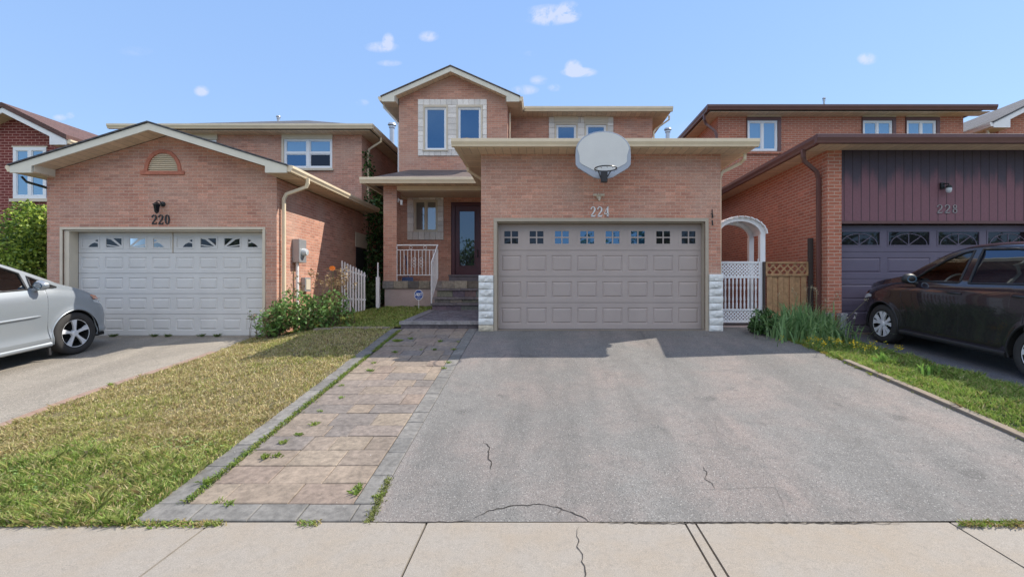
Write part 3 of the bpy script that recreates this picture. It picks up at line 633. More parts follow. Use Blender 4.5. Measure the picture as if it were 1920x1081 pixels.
# ------------------------------------------------------------ the house with the taupe garage door
def house_mid():
    rt = empty('brick_house', (1.2, 9.5, .9), 'pink brick house with taupe garage door, front porch and white stone window surrounds', 'house', 'brick houses along the street')
    GX0, GX1, GY = -1.256, 3.65, 9.5; UY, MY = 14.4, 15.4; UX0, UX1 = -4.45, -1.083
    dx0, dx1, dz1 = PX(932, GY), PX(1322, GY), PZ(415, GY); gz = .93
    mb = MB()
    wall_xz(mb, GX0, GX1, gz - .15, 4.56, GY, [(dx0, dx1, gz - .15, dz1)], .22)
    side(mb, GX0, GY, UY, .7, 4.56); side(mb, GX1, GY, 24, .5, 4.56)
    # upper left gable wall
    o1 = (PX(794, UY), PX(840, UY), PZ(281, UY), PZ(197, UY)); o2 = (PX(856, UY), PX(905, UY), PZ(281, UY), PZ(197, UY))
    ow = (PX(776, UY), PX(821, UY), PZ(434, UY), PZ(374, UY)); od = (PX(845.5, UY), -1.275, PZ(516, UY), PZ(378, UY))
    wall_xz(mb, UX0, UX1, 1.0, 7.4, UY, [o1, o2, ow, od], .09)
    cx, za, half, pit = -2.79, 8.52, 2.09, .44
    top = lambda x: za - .12 - pit * abs(x - cx)
    mb.add([(UX0, UY, 7.4), (UX1, UY, 7.4), (UX1, UY, top(UX1)), (cx, UY, top(cx)), (UX0, UY, top(UX0))], [(0, 1, 2, 3, 4)])
    side(mb, UX0, UY, 24, .9, 7.6); side(mb, UX1, UY, MY, 4.5, 7.6)
    wins = [(PX(1040, MY), PX(1083, MY), PZ(290, MY), PZ(230, MY)), (PX(1096, MY), PX(1139, MY), PZ(290, MY), PZ(230, MY))]
    wall_xz(mb, UX1, GX1, 4.5, 7.5, MY, wins, .09); side(mb, GX1, MY, 24, 4.5, 7.5)
    mb.quad((UX0, 24, .9), (GX1, 24, .9), (GX1, 24, 7.5), (UX0, 24, 7.5))
    mb.build('wall', M['brick_pink'], rt)
    # roofs
    hip_roof(rt, -4.83, 4.08, 15.0, 24.4, 7.62, .33, M['shingle'])
    gable_roof(rt, cx, za, half, pit, 14.08, 20, 1.68, UY, M['shingle'], M['offwhite'], M['soffit'], low=.145, edge=.03, gmat=M['cream'])
    mb = MB(); mb.box(-.66, 4.06, 15.02, MY, 7.475, 7.495); mb.build('soffit', M['soffit'], rt)
    mb = MB(); mb.box(GX1 + .002, 4.06, MY + .002, 24.3, 7.475, 7.495); mb.build('eave_soffit', M['soffit_y'], rt)
    gutter('gutter', rt, [((-.58, 15.0), (4.2, 15.0), (0, -1)), ((4.08, 15.001), (4.08, 24), (1, 0))], M['cream'], 7.64, .15)
    # garage roof, lean-to with hipped left and right ends against the upper walls
    mb = MB(); z0 = 4.68; p = .26; XL, XR, Y0 = -1.66, 4.11, 9.1
    d = MY - Y0; mb.add([(XL, Y0, z0), (XR, Y0, z0), (XR - d * .45, MY, z0 + d * p), (XL + d * .45, MY, z0 + d * p)], [(0, 1, 2, 3)])
    mb.add([(XL, Y0, z0), (XL + d * .45, MY, z0 + d * p), (XL, MY, z0)], [(0, 1, 2)]); mb.add([(XR, Y0, z0), (XR, MY, z0), (XR - d * .45, MY, z0 + d * p)], [(0, 1, 2)])
    mb.box(XL, XR, Y0, MY - .01, z0 - .03, z0 - .004); mb.box(XR - 1.0, XR, MY, 20, z0 - .03, z0 - .004)
    mb.build('garage_roof', M['shingle'], rt, fix=False)
    mb = MB(); mb.box(XL + .01, XR - .01, Y0 + .01, GY - .002, 4.535, 4.555); mb.build('soffit', M['soffit'], rt)
    mb = MB(); mb.box(XL + .01, GX0 - .002, GY, UY - .01, 4.535, 4.555); mb.build('eave_soffit', M['soffit_y'], rt); mb = MB(); mb.box(GX1 + .002, XR - .01, GY, 20, 4.535, 4.555); mb.build('eave_soffit', M['soffit_y'], rt)
    gutter('gutter', rt, [((XL - .11, Y0), (XR + .11, Y0), (0, -1)), ((XL, Y0 + .001), (XL, 12.4), (-1, 0)), ((XR, Y0 + .001), (XR, 20), (1, 0))], M['cream'], 4.70, .15)
    mb = MB(); mb.tube([(-1.68, 9.2, 4.73), (-1.5, 9.22, 4.75), (-1.3, 9.2, 4.72)], [.02, .035, .015], 5); mb.build('loose_shingle', M['shingle'], rt)
    # porch
    PY = 13.0; fx1 = -2.92
    mb = MB(); mb.box(UX0 + .02, fx1, PY + .03, UY - .01, 1.0, 1.79); mb.build('porch_base', M['foundation'], rt)
    mb = MB(); mb.box(fx1 + .003, GX0 - .003, PY + .01, UY - .01, 1.0, 1.79)
    x = UX0 - .03; r = random.Random(3)
    while x < GX0 - .02:
        x1 = min(GX0 - .005, x + r.uniform(.28, .42)); t = r.uniform(.62, 1.35); c = r.choice([(.26, .225, .18), (.2, .18, .165), (.3, .26, .2)])
        mb.box(x + .003, x1 - .003, PY - .02, PY + .35, 1.794, 2.0, 1, tuple(a * t for a in c)); x = x1
    mb.box(UX0 + .02, GX0 - .01, PY + .352, UY - .01, 1.794, 1.998); mb.build('porch_floor', [M['slab'], M['paver']], rt, bevel=.006)
    mb = MB(); col = [(.17, .15, .15), (.21, .185, .175), (.14, .125, .13)]
    for i, (ys_, za_, zb_) in enumerate([(12.2, 1.13, 1.405), (12.48, 1.408, 1.555), (12.76, 1.558, 1.79)]):
        x = fx1 + .02
        while x < GX0 - .03:
            x1 = min(GX0 - .006, x + r.uniform(.3, .48)); mb.box(x + .002, x1 - .002, ys_, 13.0, za_, zb_ - .06, 0, tuple(a * r.uniform(.8, 1.15) for a in r.choice(col))); x = x1
        x = fx1 - .02
        while x < GX0 - .03:
            x1 = min(GX0 - .006, x + r.uniform(.5, .8)); mb.box(x + .002, x1 - .002, ys_ - .04, 12.985, zb_ - .057, zb_, 0, tuple(a * 1.25 for a in r.choice(col))); x = x1
    mb.build('front_steps', M['paver'], rt, bevel=.006)
    mb = MB(); mb.box(UX0 - .005, UX0 + .365, PY, PY + .37, 2.002, 4.66); mb.build('porch_column', M['brick_pink'], rt)
    mb = MB(); mb.box(UX0 + .368, GX0 - .003, PY + .02, PY + .25, 4.54, 4.66); mb.box(UX0 + .01, UX0 + .25, PY + .372, UY - .002, 4.54, 4.66); mb.build('porch_beam', M['cream'], rt)
    mb = MB(); mb.box(UX0 + .252, GX0 - .003, PY + .252, UY - .002, 4.60, 4.62); mb.build('porch_ceiling', M['brown'] if False else M['soffit_y'], rt)
    mb = MB(); e = 4.77; a = [(-4.82, 12.6, e), (GX0 - .3, 12.6, e), (GX0 - .02, 12.9, e + .1), (GX0 - .02, UY - .003, 5.46), (-4.15, UY - .003, 5.46)]
    mb.add(a, [(0, 1, 2, 3, 4)]); mb.add([(-4.82, 12.6, e), (-4.15, UY - .003, 5.46), (-4.82, UY, e)], [(0, 1, 2)]); mb.box(-4.8, GX0 - .005, 12.62, UY - .003, e - .04, e - .004)
    mb.build('porch_roof', M['shingle'], rt, fix=False)
    mb = MB(); mb.box(-4.8, GX0 - .004, 12.62, PY + .018, 4.664, 4.68); mb.build('porch_soffit', M['soffit'], rt)
    gutter('gutter', rt, [((-4.93, 12.6), (-1.68, 12.6), (0, -1)), ((-4.82, 12.601), (-4.82, 14.3), (-1, 0))], M['cream'], 4.79, .16)
    # front door
    dx0_, dx1_, dza, dzb = od; mb = MB(); y = UY + .03; fr = .10
    mb.box(dx0_, dx1_, y, y + .1, dzb - fr, dzb); mb.box(dx0_, dx0_ + .12, y, y + .1, dza, dzb - fr); mb.box(dx1_ - .06, dx1_, y, y + .1, dza, dzb - fr); mb.build('door_frame', M['door_red'], rt, bevel=.006)
    gx0_, gx1_, gz0, gz1 = PX(861, UY), PX(889, UY), PZ(497, UY), PZ(395, UY)
    mb = MB(); wall_xz(mb, dx0_ + .123, dx1_ - .063, dza + .03, dzb - fr - .003, y + .04, [(gx0_, gx1_, gz0, gz1)], .03)
    mb.box(gx0_ - .03, gx0_, y + .025, y + .055, gz0 - .03, gz1 + .03); mb.box(gx1_, gx1_ + .03, y + .025, y + .055, gz0 - .03, gz1 + .03); mb.box(gx0_, gx1_, y + .025, y + .055, gz1, gz1 + .03); mb.box(gx0_, gx1_, y + .025, y + .055, gz0 - .03, gz0)
    dd = mb.build('front_door', M['door_red'], rt, fix=False)
    mb = MB(); mb.box(gx0_, gx1_, y + .05, y + .06, gz0, gz1); mb.build('glass_panel', M['glass_door'], dd)
    mb = MB(); hx = gx1_ + .10; mb.tube([(hx, y + .03, 3.0), (hx, y - .02, 2.98), (hx, y - .02, 2.78), (hx, y + .03, 2.76)], .014, 6); mb.build('handle', M['metal_dark'], dd)
    mb = MB(); mb.box(dx0_ - .02, dx1_, UY - .22, UY - .003, 1.999, dza - .03); mb.box(dx0_ - .03, dx1_, UY - .25, UY + .03, dza - .03, dza + .02); mb.build('door_step', M['slab'], rt, bevel=.006)
    # windows with stone surrounds
    def surround(x0, x1, z0, z1, y, ops, name='window_surround'):
        mb = MB(); r = random.Random(int(x0 * 100)); t = .03
        def block(a, b, c, d):
            k = r.uniform(.8, 1.12); mb.box(a + .003, b - .003, y - t - r.uniform(0, .008), y - .001, c + .003, d - .003, 0, (k, k * .99, k * .97))
        oz0, oz1 = min(o[2] for o in ops), max(o[3] for o in ops)
        x = x0
        while x < x1 - .02:
            b = min(x1, x + .175); b = x1 if x1 - b < .06 else b
            block(x, b, oz1, z1); 
            if z0 < oz0 - .02: block(x, b, z0, oz0)
            x = b
        xsn = [x0] + [v for o in ops for v in o[:2]] + [x1]
        for a, b in zip(xsn[::2], xsn[1::2]):
            z = oz0 if z0 < oz0 - .02 else z0
            while z < oz1 - .02:
                d = min(oz1, z + r.choice([.14, .19, .25])); d = oz1 if oz1 - d < .06 else d; block(a, b, z, d); z = d
        return mb.build(name, M['tile_white'], rt, bevel=.006)
    surround(PX(784, UY), PX(913, UY), PZ(292, UY), PZ(186, UY), UY, [o1, o2])
    surround(PX(1029, MY), PX(1150, MY), wins[0][2], 7.47, MY, wins)
    surround(PX(764, UY), PX(832, UY), PZ(449, UY), PZ(370, UY), UY, [ow])
    for o in (o1, o2):
        mb = MB(); a, b, c, d = o; mb.box(a, b, UY - .045, UY + .02, d - .07, d); mb.box(a, a + .05, UY - .045, UY + .02, c, d - .07); mb.box(b - .05, b, UY - .045, UY + .02, c, d - .07); mb.box(a - .02, b + .02, UY - .07, UY + .02, c - .04, c - .001); mb.build('window_casing', M['frame_cream'], rt, bevel=.004)
        house_window(rt, a + .052, b - .052, c, d - .072, UY - .01, M['pvc'], M['glass_blue'])
    for a, b, c, d in wins:
        mb = MB(); mb.box(a, b, MY - .045, MY + .02, d - .07, d); mb.box(a, a + .05, MY - .045, MY + .02, c, d - .07); mb.box(b - .05, b, MY - .045, MY + .02, c, d - .07); mb.build('window_casing', M['frame_cream'], rt, bevel=.004)
        mb = MB(); mb.box(a - .02, b + .02, MY - .06, MY - .002, d + .002, d + .2); mb.build('window_header', M['frame_cream'], rt, bevel=.004)
        house_window(rt, a + .052, b - .052, c, d - .072, MY - .01, M['pvc'], M['glass_blue'])
    house_window(rt, ow[0], ow[1], ow[2], ow[3], UY - .01, M['frame_cream'], M['glass_curtain'], 'pair', .05)
    # garage door and its frame
    gy = GY + .2; mb = MB(); t = .07
    mb.box(dx0 - t, dx1 + t, GY - .02, GY + .03, dz1, dz1 + t); mb.box(dx0 - t, dx0, GY - .02, GY + .03, gz - .02, dz1); mb.box(dx1, dx1 + t, GY - .02, GY + .03, gz - .02, dz1)
    mb.box(dx0 + .001, dx0 + .012, GY + .03, gy, gz - .02, dz1 - .002); mb.box(dx1 - .012, dx1 - .001, GY + .03, gy, gz - .02, dz1 - .002); mb.box(dx0 + .012, dx1 - .012, GY + .03, gy, dz1 - .02, dz1 - .002)
    mb.build('garage_frame', M['frame_taupe'], rt, bevel=.008)
    def lites(dr, a, b, c, d, i):
        mb = MB(); y = gy; w_, h = b - a, d - c; a2, b2, c2, d2 = a + w_ * .16, b - w_ * .16, c + h * .10, d - h * .12
        o = [(a, c), (b, c), (b, d), (a, d)]
        for (p0, p1, r0, r1) in ((a, b, c, c2), (a, b, d2, d), (a, a2, c2, d2), (b2, b, c2, d2)): mb.box(p0, p1, y - .004, y + .018, r0, r1)
        mx_, mz = (a2 + b2) / 2, (c2 + d2) / 2; mb.box(mx_ - .013, mx_ + .013, y - .003, y + .014, c2, d2); mb.box(a2, b2, y - .002, y + .013, mz - .013, mz + .013)
        mb.quad((a2, y + .012, c2), (b2, y + .012, c2), (b2, y + .012, d2), (a2, y + .012, d2), 1); mb.build('door_window', [M['door_taupe'], M['glass_dark'] if i in (0, 1, 6, 7) else M['glass_blue']], dr, fix=False)  # outer panes dark, centre panes blue: sky reflection put into the glass
    garage_door(rt, dx0 + .012, dx1 - .012, gz + .02, dz1 - .024, gy, 4, 8, M['door_taupe'], None, lites, .80, .62)
    mb = MB(); mb.box(dx0, dx1, GY + .0, gy + .05, gz - .1, gz + .012); mb.build('garage_sill', M['kerb'], rt)
    stone_pier(rt, PX(898, GY), dx0 - t - .003, GY - .05, GY - .003, .90, PZ(515, GY), 8, seed=3); stone_pier(rt, dx1 + t + .003, GX1 + .03, GY - .05, GY - .003, .90, PZ(513, GY), 8, broken=False, seed=8)
    # downspouts
    downspout(rt, [(-1.70, 10.6, 4.57), (-1.70, 10.6, 4.47), (-1.33, 10.8, 4.28), (-1.31, 10.8, 4.2), (-1.31, 10.8, 3.9)], M['cream'])
    downspout(rt, [(4.14, 9.5, 4.57), (4.14, 9.5, 4.44), (4.10, 9.6, 4.38), (3.76, 9.7, 4.22), (3.71, 9.72, 4.1), (3.71, 9.72, 1.1)], M['cream'])
    downspout(rt, [(-4.92, 14.4, 7.55), (-4.92, 14.4, 7.4), (-4.60, 14.6, 7.05), (-4.52, 14.6, 6.9), (-4.52, 14.6, 4.85)], M['white'], .04)
    downspout(rt, [(4.18, 15.3, 7.48), (4.18, 15.3, 7.35), (3.78, 15.5, 7.1), (3.72, 15.5, 7.0), (3.72, 15.5, 4.8)], M['cream'], .04)
    downspout(rt, [(-1.02, 14.6, 7.3), (-1.02, 14.6, 6.0)], M['cream'], .03)
    mb = MB(); p = Vector((PX(1335, 9.47), 9.46, PZ(392, 9.47))); mb.tube([p, p + Vector((0, 0, -.18))], .012, 6); mb.tube([p + Vector((-.03, 0, -.1)), p + Vector((.0, -.02, -.08)), p + Vector((.02, 0, -.17))], .008, 5); mb.tube([p + Vector((0, 0, -.22)), p + Vector((.012, 0, -.33))], .014, 6); mb.build('wall_bracket', M['metal_dark'], rt)
    return rt
hm = house_mid()
# railing on the porch
def railing():
    rt = empty('porch_railing', (-3.5, 13.0, 2.0), 'white wrought iron porch railing with curled ornaments and a sloping stair rail', 'railing')
    y = 13.02; x0, x1 = PX(742, y), PX(821, y); zt, z2, zb = PZ(459, y), PZ(468, y), PZ(515, y)
    mb = MB()
    for z, r in ((zt, .02), (z2, .012), (zb, .012)): mb = MB(); mb.tube([(x0, y, z), (x1, y, z)], r, 6); mb.build('rail', M['white'], rt)
    for i in range(12):
        x = x0 + .03 + (x1 - x0 - .06) * i / 11; mb = MB(); mb.tube([(x, y, zb if i % 11 else 2.0), (x, y, z2 if i % 11 else zt)], .011 if i % 11 else .018, 6); mb.build('baluster', M['white'], rt)
    def ring(mb, c, r_, t=.006):
        mb.tube([(c[0] + r_ * math.cos(a * .5236), c[1], c[2] + r_ * math.sin(a * .5236)) for a in range(13)], t, 5)
    for px in (770, 797): mb = MB(); ring(mb, (PX(px, y), y, (zt + z2) / 2), .045); mb.build('ornament', M['white'], rt)
    for px in (777, 790):
        mb = MB()
        for k in (-1, 0, 1): ring(mb, (PX(px, y), y, PZ(491, y) + k * .09), .045)
        mb.build('ornament', M['white'], rt)
    a = Vector((-2.93, 12.98, zt)); b = Vector((-2.90, 12.14, 2.46)); a2 = Vector((-2.93, 12.98, 2.06)); b2 = Vector((-2.90, 12.14, 1.50)); mb = MB(); mb.tube([a, b], .022, 6); mb.tube([a2, b2], .012, 6)
    a3, b3 = a - Vector((0, 0, .12)), b - Vector((0, 0, .12)); mb.tube([a3, b3], .012, 6); mb.build('stair_rail', M['white'], rt)
    for i in range(8):
        t = i / 7; p, q = a3.lerp(b3, t), a2.lerp(b2, t)
        if i == 7: p = b; q = Vector((b.x, b.y, 1.40))
        mb = MB(); mb.tube([p, q], .018 if i in (0, 7) else .010, 6); mb.build('stair_baluster', M['white'], rt)
railing()
# sloping interlock landing before the steps
mb = MB(); r = random.Random(9); x0, x1 = -2.98, -1.262
for j in range(13):
    y0 = 9.98 + j * .17; z0 = 1.095 + (y0 - 9.8) * .056; x = x0 - (.1 if j % 2 else 0) + .2
    while x < x1:
        b = min(x1, x + .23); k = r.uniform(.75, 1.15); a_ = max(x, x0 + .205); mb.box(a_ + .003, b - .003, y0 + .003, min(12.18, y0 + .17) - .003, z0 - .1, z0 + .0095 * r.random(), 0, (.17 * k, .155 * k, .175 * k)); x = b
    mb.box(x0, x0 + .2, y0 + .003, min(12.18, y0 + .17) - .003, z0 - .35, z0 + .012, 0, (.2, .19, .2))
x = x0 - .03
while x < x1: b = min(x1 + .03, x + .5); mb.box(x + .002, b - .002, 9.74, 9.975, 1.03, 1.10, 0, (.25, .235, .235)); x = b
x = x0
while x < x1: b = min(x1 + .03, x + .2); k = r.uniform(.7, 1.2); mb.box(x + .002, b - .002, 9.77, 9.97, .85, 1.027, 0, (.13 * k, .11 * k, .12 * k)); x = b
tag(mb.build('entry_landing', M['paver'], bevel=.006), kind='structure')
# ------------------------------------------------------------ left house, white garage door
def house_left():
    rt = empty('brick_house', (-8.1, 9.9, .7), 'pink brick house with white sunburst garage door under a wide gable', 'house', 'brick houses along the street')
    GY = 9.9; X0, X1 = -10.57, -5.67; UY = 14.55; UX0 = -12.7
    dx0, dx1, gz, dz1 = PX(118, GY), PX(493, GY), .74, PZ(430, GY)
    cx, za, half, pit = -8.03, 5.16, 2.82, .31
    mb = MB(); wall_xz(mb, X0, X1, gz - .2, 4.1, GY, [(dx0, dx1, gz - .2, dz1)], .25)
    vx0, vx1, vz0, vz1 = PX(277, GY), PX(334, GY), PZ(320, GY), PZ(286, GY)
    top = lambda x: za - .12 - pit * abs(x - cx)
    # gable with half-round vent opening
    n = 12; arc = [((vx0 + vx1) / 2 + (vx1 - vx0) / 2 * math.cos(math.pi * i / n), vz0 + (vz1 - vz0) * math.sin(math.pi * i / n)) for i in range(n + 1)]
    L_ = [(X0, 4.1), (X0, top(X0)), (cx, top(cx))]
    q = lambda p, yy=GY: (p[0], yy, p[1])
    mb.add([q(p) for p in [(X0, 4.1), ((vx0), 4.1), arc[-1]] + arc[::-1][1:n // 2 + 1] + [(cx + .01, top(cx)), (X0, top(X0))]], [tuple(range(n // 2 + 5))])
    mb.add([q(p) for p in [(X1, 4.1), (X1, top(X1)), (cx + .01, top(cx))] + arc[::-1][n // 2:] + [(vx1, 4.1)]], [tuple(range(n // 2 + 5))])
    mb.quad(q((vx0, 4.1)), q((vx1, 4.1)), q((vx1, vz0)), q((vx0, vz0))) if vz0 > 4.1 else None
    side(mb, X1, GY, 24, .5, 4.14); side(mb, X0, GY, UY, .5, 4.14); side(mb, X1, UY, 24, 4.1, 6.65); side(mb, UX0, UY, 24, .5, 6.65)
    wop = (PX(533, UY), PX(623, UY), PZ(315, UY), PZ(260, UY)); w2 = (PX(362, UY), PX(406, UY), PZ(315, UY), PZ(262, UY))
    wall_xz(mb, UX0, X1, .8, 6.62, UY, [wop, w2], .1); mb.quad((UX0, 24, .5), (X1, 24, .5), (X1, 24, 6.62), (UX0, 24, 6.62))
    mb.build('wall', M['brick_pink'], rt, fix=False)
    # vent
    vc = (vx0 + vx1) / 2; mb = MB(); rw, rh = (vx1 - vx0) / 2, vz1 - vz0
    for i in range(n):
        a0, a1 = math.pi * i / n, math.pi * (i + 1) / n
        pts = [(vc + (rw + o) * math.cos(a), vz0 + (rh + o) * math.sin(a)) for o, a in ((.0, a0), (.075, a0), (.075, a1), (.0, a1))]; mb.prism([(x, GY - .018, z) for x, z in pts], (0, .05, 0))
    mb.box(vc - rw - .14, vc + rw + .14, GY - .03, GY + .02, vz0 - .08, vz0 - .002); mb.build('vent_surround', M['brick_trim'], rt, bevel=.004)
    mb = MB(); k = 9
    for i in range(k):
        z = vz0 + rh * i / k; hw = rw * math.sqrt(max(0, 1 - ((z - vz0) / rh) ** 2)) - .01
        if hw > .03: mb.add([(vc - hw, GY + .0, z), (vc + hw, GY + .0, z), (vc + hw * .97, GY + .035, z + rh / k * 1.02), (vc - hw * .97, GY + .035, z + rh / k * 1.02)], [(0, 1, 2, 3)]); mb.box(vc - hw, vc + hw, GY, GY + .004, z - .004, z + .004)
    mb.box(vc - rw, vc + rw, GY + .05, GY + .06, vz0, vz1); mb.build('louvre_vent', M['cream'], rt, fix=False)
    gable_roof(rt, cx, za, half, pit, 9.45, UY - .005, 2.36, GY, M['shingle_grey'], M['offwhite'], M['soffit_y'], low=.14, edge=.025, gmat=M['cream'])
    hip_roof(rt, -13.1, -5.25, 14.15, 24.4, 6.76, .4, M['shingle_grey'])
    mb = MB(); mb.box(-13.05, -5.27, 14.17, UY, 6.6, 6.62); mb.build('soffit', M['soffit'], rt); mb = MB(); mb.box(X1 + .002, -5.27, UY + .002, 24.2, 6.6, 6.62); mb.build('eave_soffit', M['soffit_y'], rt)
    gutter('gutter', rt, [((-13.2, 14.15), (-5.14, 14.15), (0, -1)), ((-5.25, 14.151), (-5.25, 24.2), (1, 0))], M['cream'], 6.78, .14)
    downspout(rt, [(-5.08, 10.05, 4.17), (-5.08, 10.05, 4.06), (-5.12, 10.05, 3.98), (-5.54, 10.05, 3.83), (-5.6, 10.05, 3.72), (-5.6, 10.05, .9)], M['cream'], .048)
    downspout(rt, [(-5.18, 14.9, 6.62), (-5.18, 14.9, 6.5), (-5.58, 14.95, 6.27), (-5.62, 14.95, 6.1), (-5.62, 14.95, 4.3)], M['cream'])
    downspout(rt, [(-11.0, 9.8, 4.15), (-10.95, 9.85, 4.05), (-10.65, 9.98, 3.95)], M['metal_dark'], .04)
    # upper windows
    a, b, c, d = wop
    mb = MB(); mb.box(a - .06, b + .02, UY - .05, UY - .002, PZ(261, UY) + .003, PZ(248, UY)); mb.build('window_header', M['frame_cream'], rt, bevel=.004)
    mb = MB(); mb.box(a - .07, a - .003, UY - .04, UY + .03, c, d); mb.build('window_casing', M['frame_cream'], rt, bevel=.004)
    mb = MB(); mb.box(a - .04, b + .05, UY - .07, UY - .002, c - .08, c - .003); mb.build('window_sill', M['frame_cream'], rt, bevel=.006)
    house_window(rt, a, b, c, d, UY - .01, M['pvc'], [M['glass_blue'], M['glass_light'], M['glass_dark'], M['glass_light']], 'hung', .055)
    a, b, c, d = w2; mb = MB(); mb.box(a - .05, b + .05, UY - .05, UY - .002, d + .003, PZ(248, UY)); mb.build('window_header', M['frame_cream'], rt, bevel=.004)
    house_window(rt, a, b, c, d, UY - .01, M['pvc'], M['glass_blue'], 'hung', .05)
    # garage door
    gy = GY + .22; t = .055; mb = MB(); W_ = M['frame_cream']
    mb.box(dx0 - t, dx1 + t, GY - .02, GY + .02, dz1, dz1 + t); mb.box(dx0 - t, dx0, GY - .02, GY + .02, gz - .02, dz1); mb.box(dx1, dx1 + t, GY - .02, GY + .02, gz - .02, dz1)
    mb.box(dx0 + .001, dx0 + .11, GY + .02, gy, gz - .02, dz1 - .002); mb.box(dx1 - .03, dx1 - .001, GY + .02, gy, gz - .02, dz1 - .002); mb.box(dx0 + .11, dx1 - .03, GY + .02, gy, dz1 - .03, dz1 - .002)
    mb.build('garage_frame', W_, rt, bevel=.006)
    def sunburst(dr, a, b, c, d, i):
        mb = MB(); y = gy; k = i % 4; w_, h = b - a, d - c; m = .03
        for (p0, p1, r0, r1) in ((a, b, c, c + m), (a, b, d - m, d), (a, a + m, c + m, d - m), (b - m, b, c + m, d - m)): mb.box(p0, p1, y - .008, y + .014, r0, r1)
        a2, b2, c2, d2 = a + m, b - m, c + m, d - m; mb.quad((a2, y + .006, c2), (b2, y + .006, c2), (b2, y + .006, d2), (a2, y + .006, d2)); hh = d2 - c2; ww = b2 - a2
        def gl(pts): mb.prism([(a2 + (u if k in (0, 1) else 1 - u) * ww, y + .003, c2 + v * hh) for u, v in pts], (0, .002, 0), 1)
        if k in (0, 3): gl([(.35, .03), (.98, .03), (.98, .42), (.74, .52), (.52, .34)]); gl([(.78, .74), (.98, .58), (.98, .86), (.86, .82)])
        else: gl([(.02, .03), (.76, .03), (.02, .2)]); gl([(.02, .32), (.86, .1), (.3, .84), (.02, .95)]); gl([(.45, .97), (.97, .2), (.98, .97)])
        mb.build('door_window', [M['door_white'], M['glass_dark']], dr, fix=False)
    garage_door(rt, dx0 + .115, dx1 - .035, gz + .05, dz1 - .034, gy, 5, 8, M['door_white'], None, sunburst, .78, .58)
    mb = MB(); xm = (dx0 + .115 + dx1 - .035) / 2; hs = (dz1 - .034 - gz - .05) / 5; mb.box(xm - .010, xm + .010, gy - .012, gy - .001, dz1 - .034 - hs, dz1 - .036); mb.build('centre_strip', M['frame_taupe'], rt)
    mb = MB(); mb.box(dx0, dx1, GY, gy + .05, gz - .12, gz + .01); mb.build('garage_sill', M['kerb'], rt)
    mb = MB(); mb.box(dx0 + .12, dx1 - .04, gy - .01, gy + .03, gz + .012, gz + .03); mb.build('door_seal', M['black'], rt)
    # side door deep in the passage
    mb = MB(); mb.box(X1 - .02, X1 + .012, 14.1, 14.95, 1.2, 3.05); mb.build('side_door', M['plastic_dark'], rt)
    mb = MB(); mb.box(X1 + .002, X1 + .03, 14.96, 15.06, 1.2, 3.5); mb.box(X1 + .002, X1 + .03, 14.05, 14.96, 3.06, 3.5); mb.build('door_casing', M['frame_cream'], rt)
    vent_pipe(rt, PX(522, 18), 18.0, 7.8, PZ(217, 18), .05)
    return rt
hl = house_left()
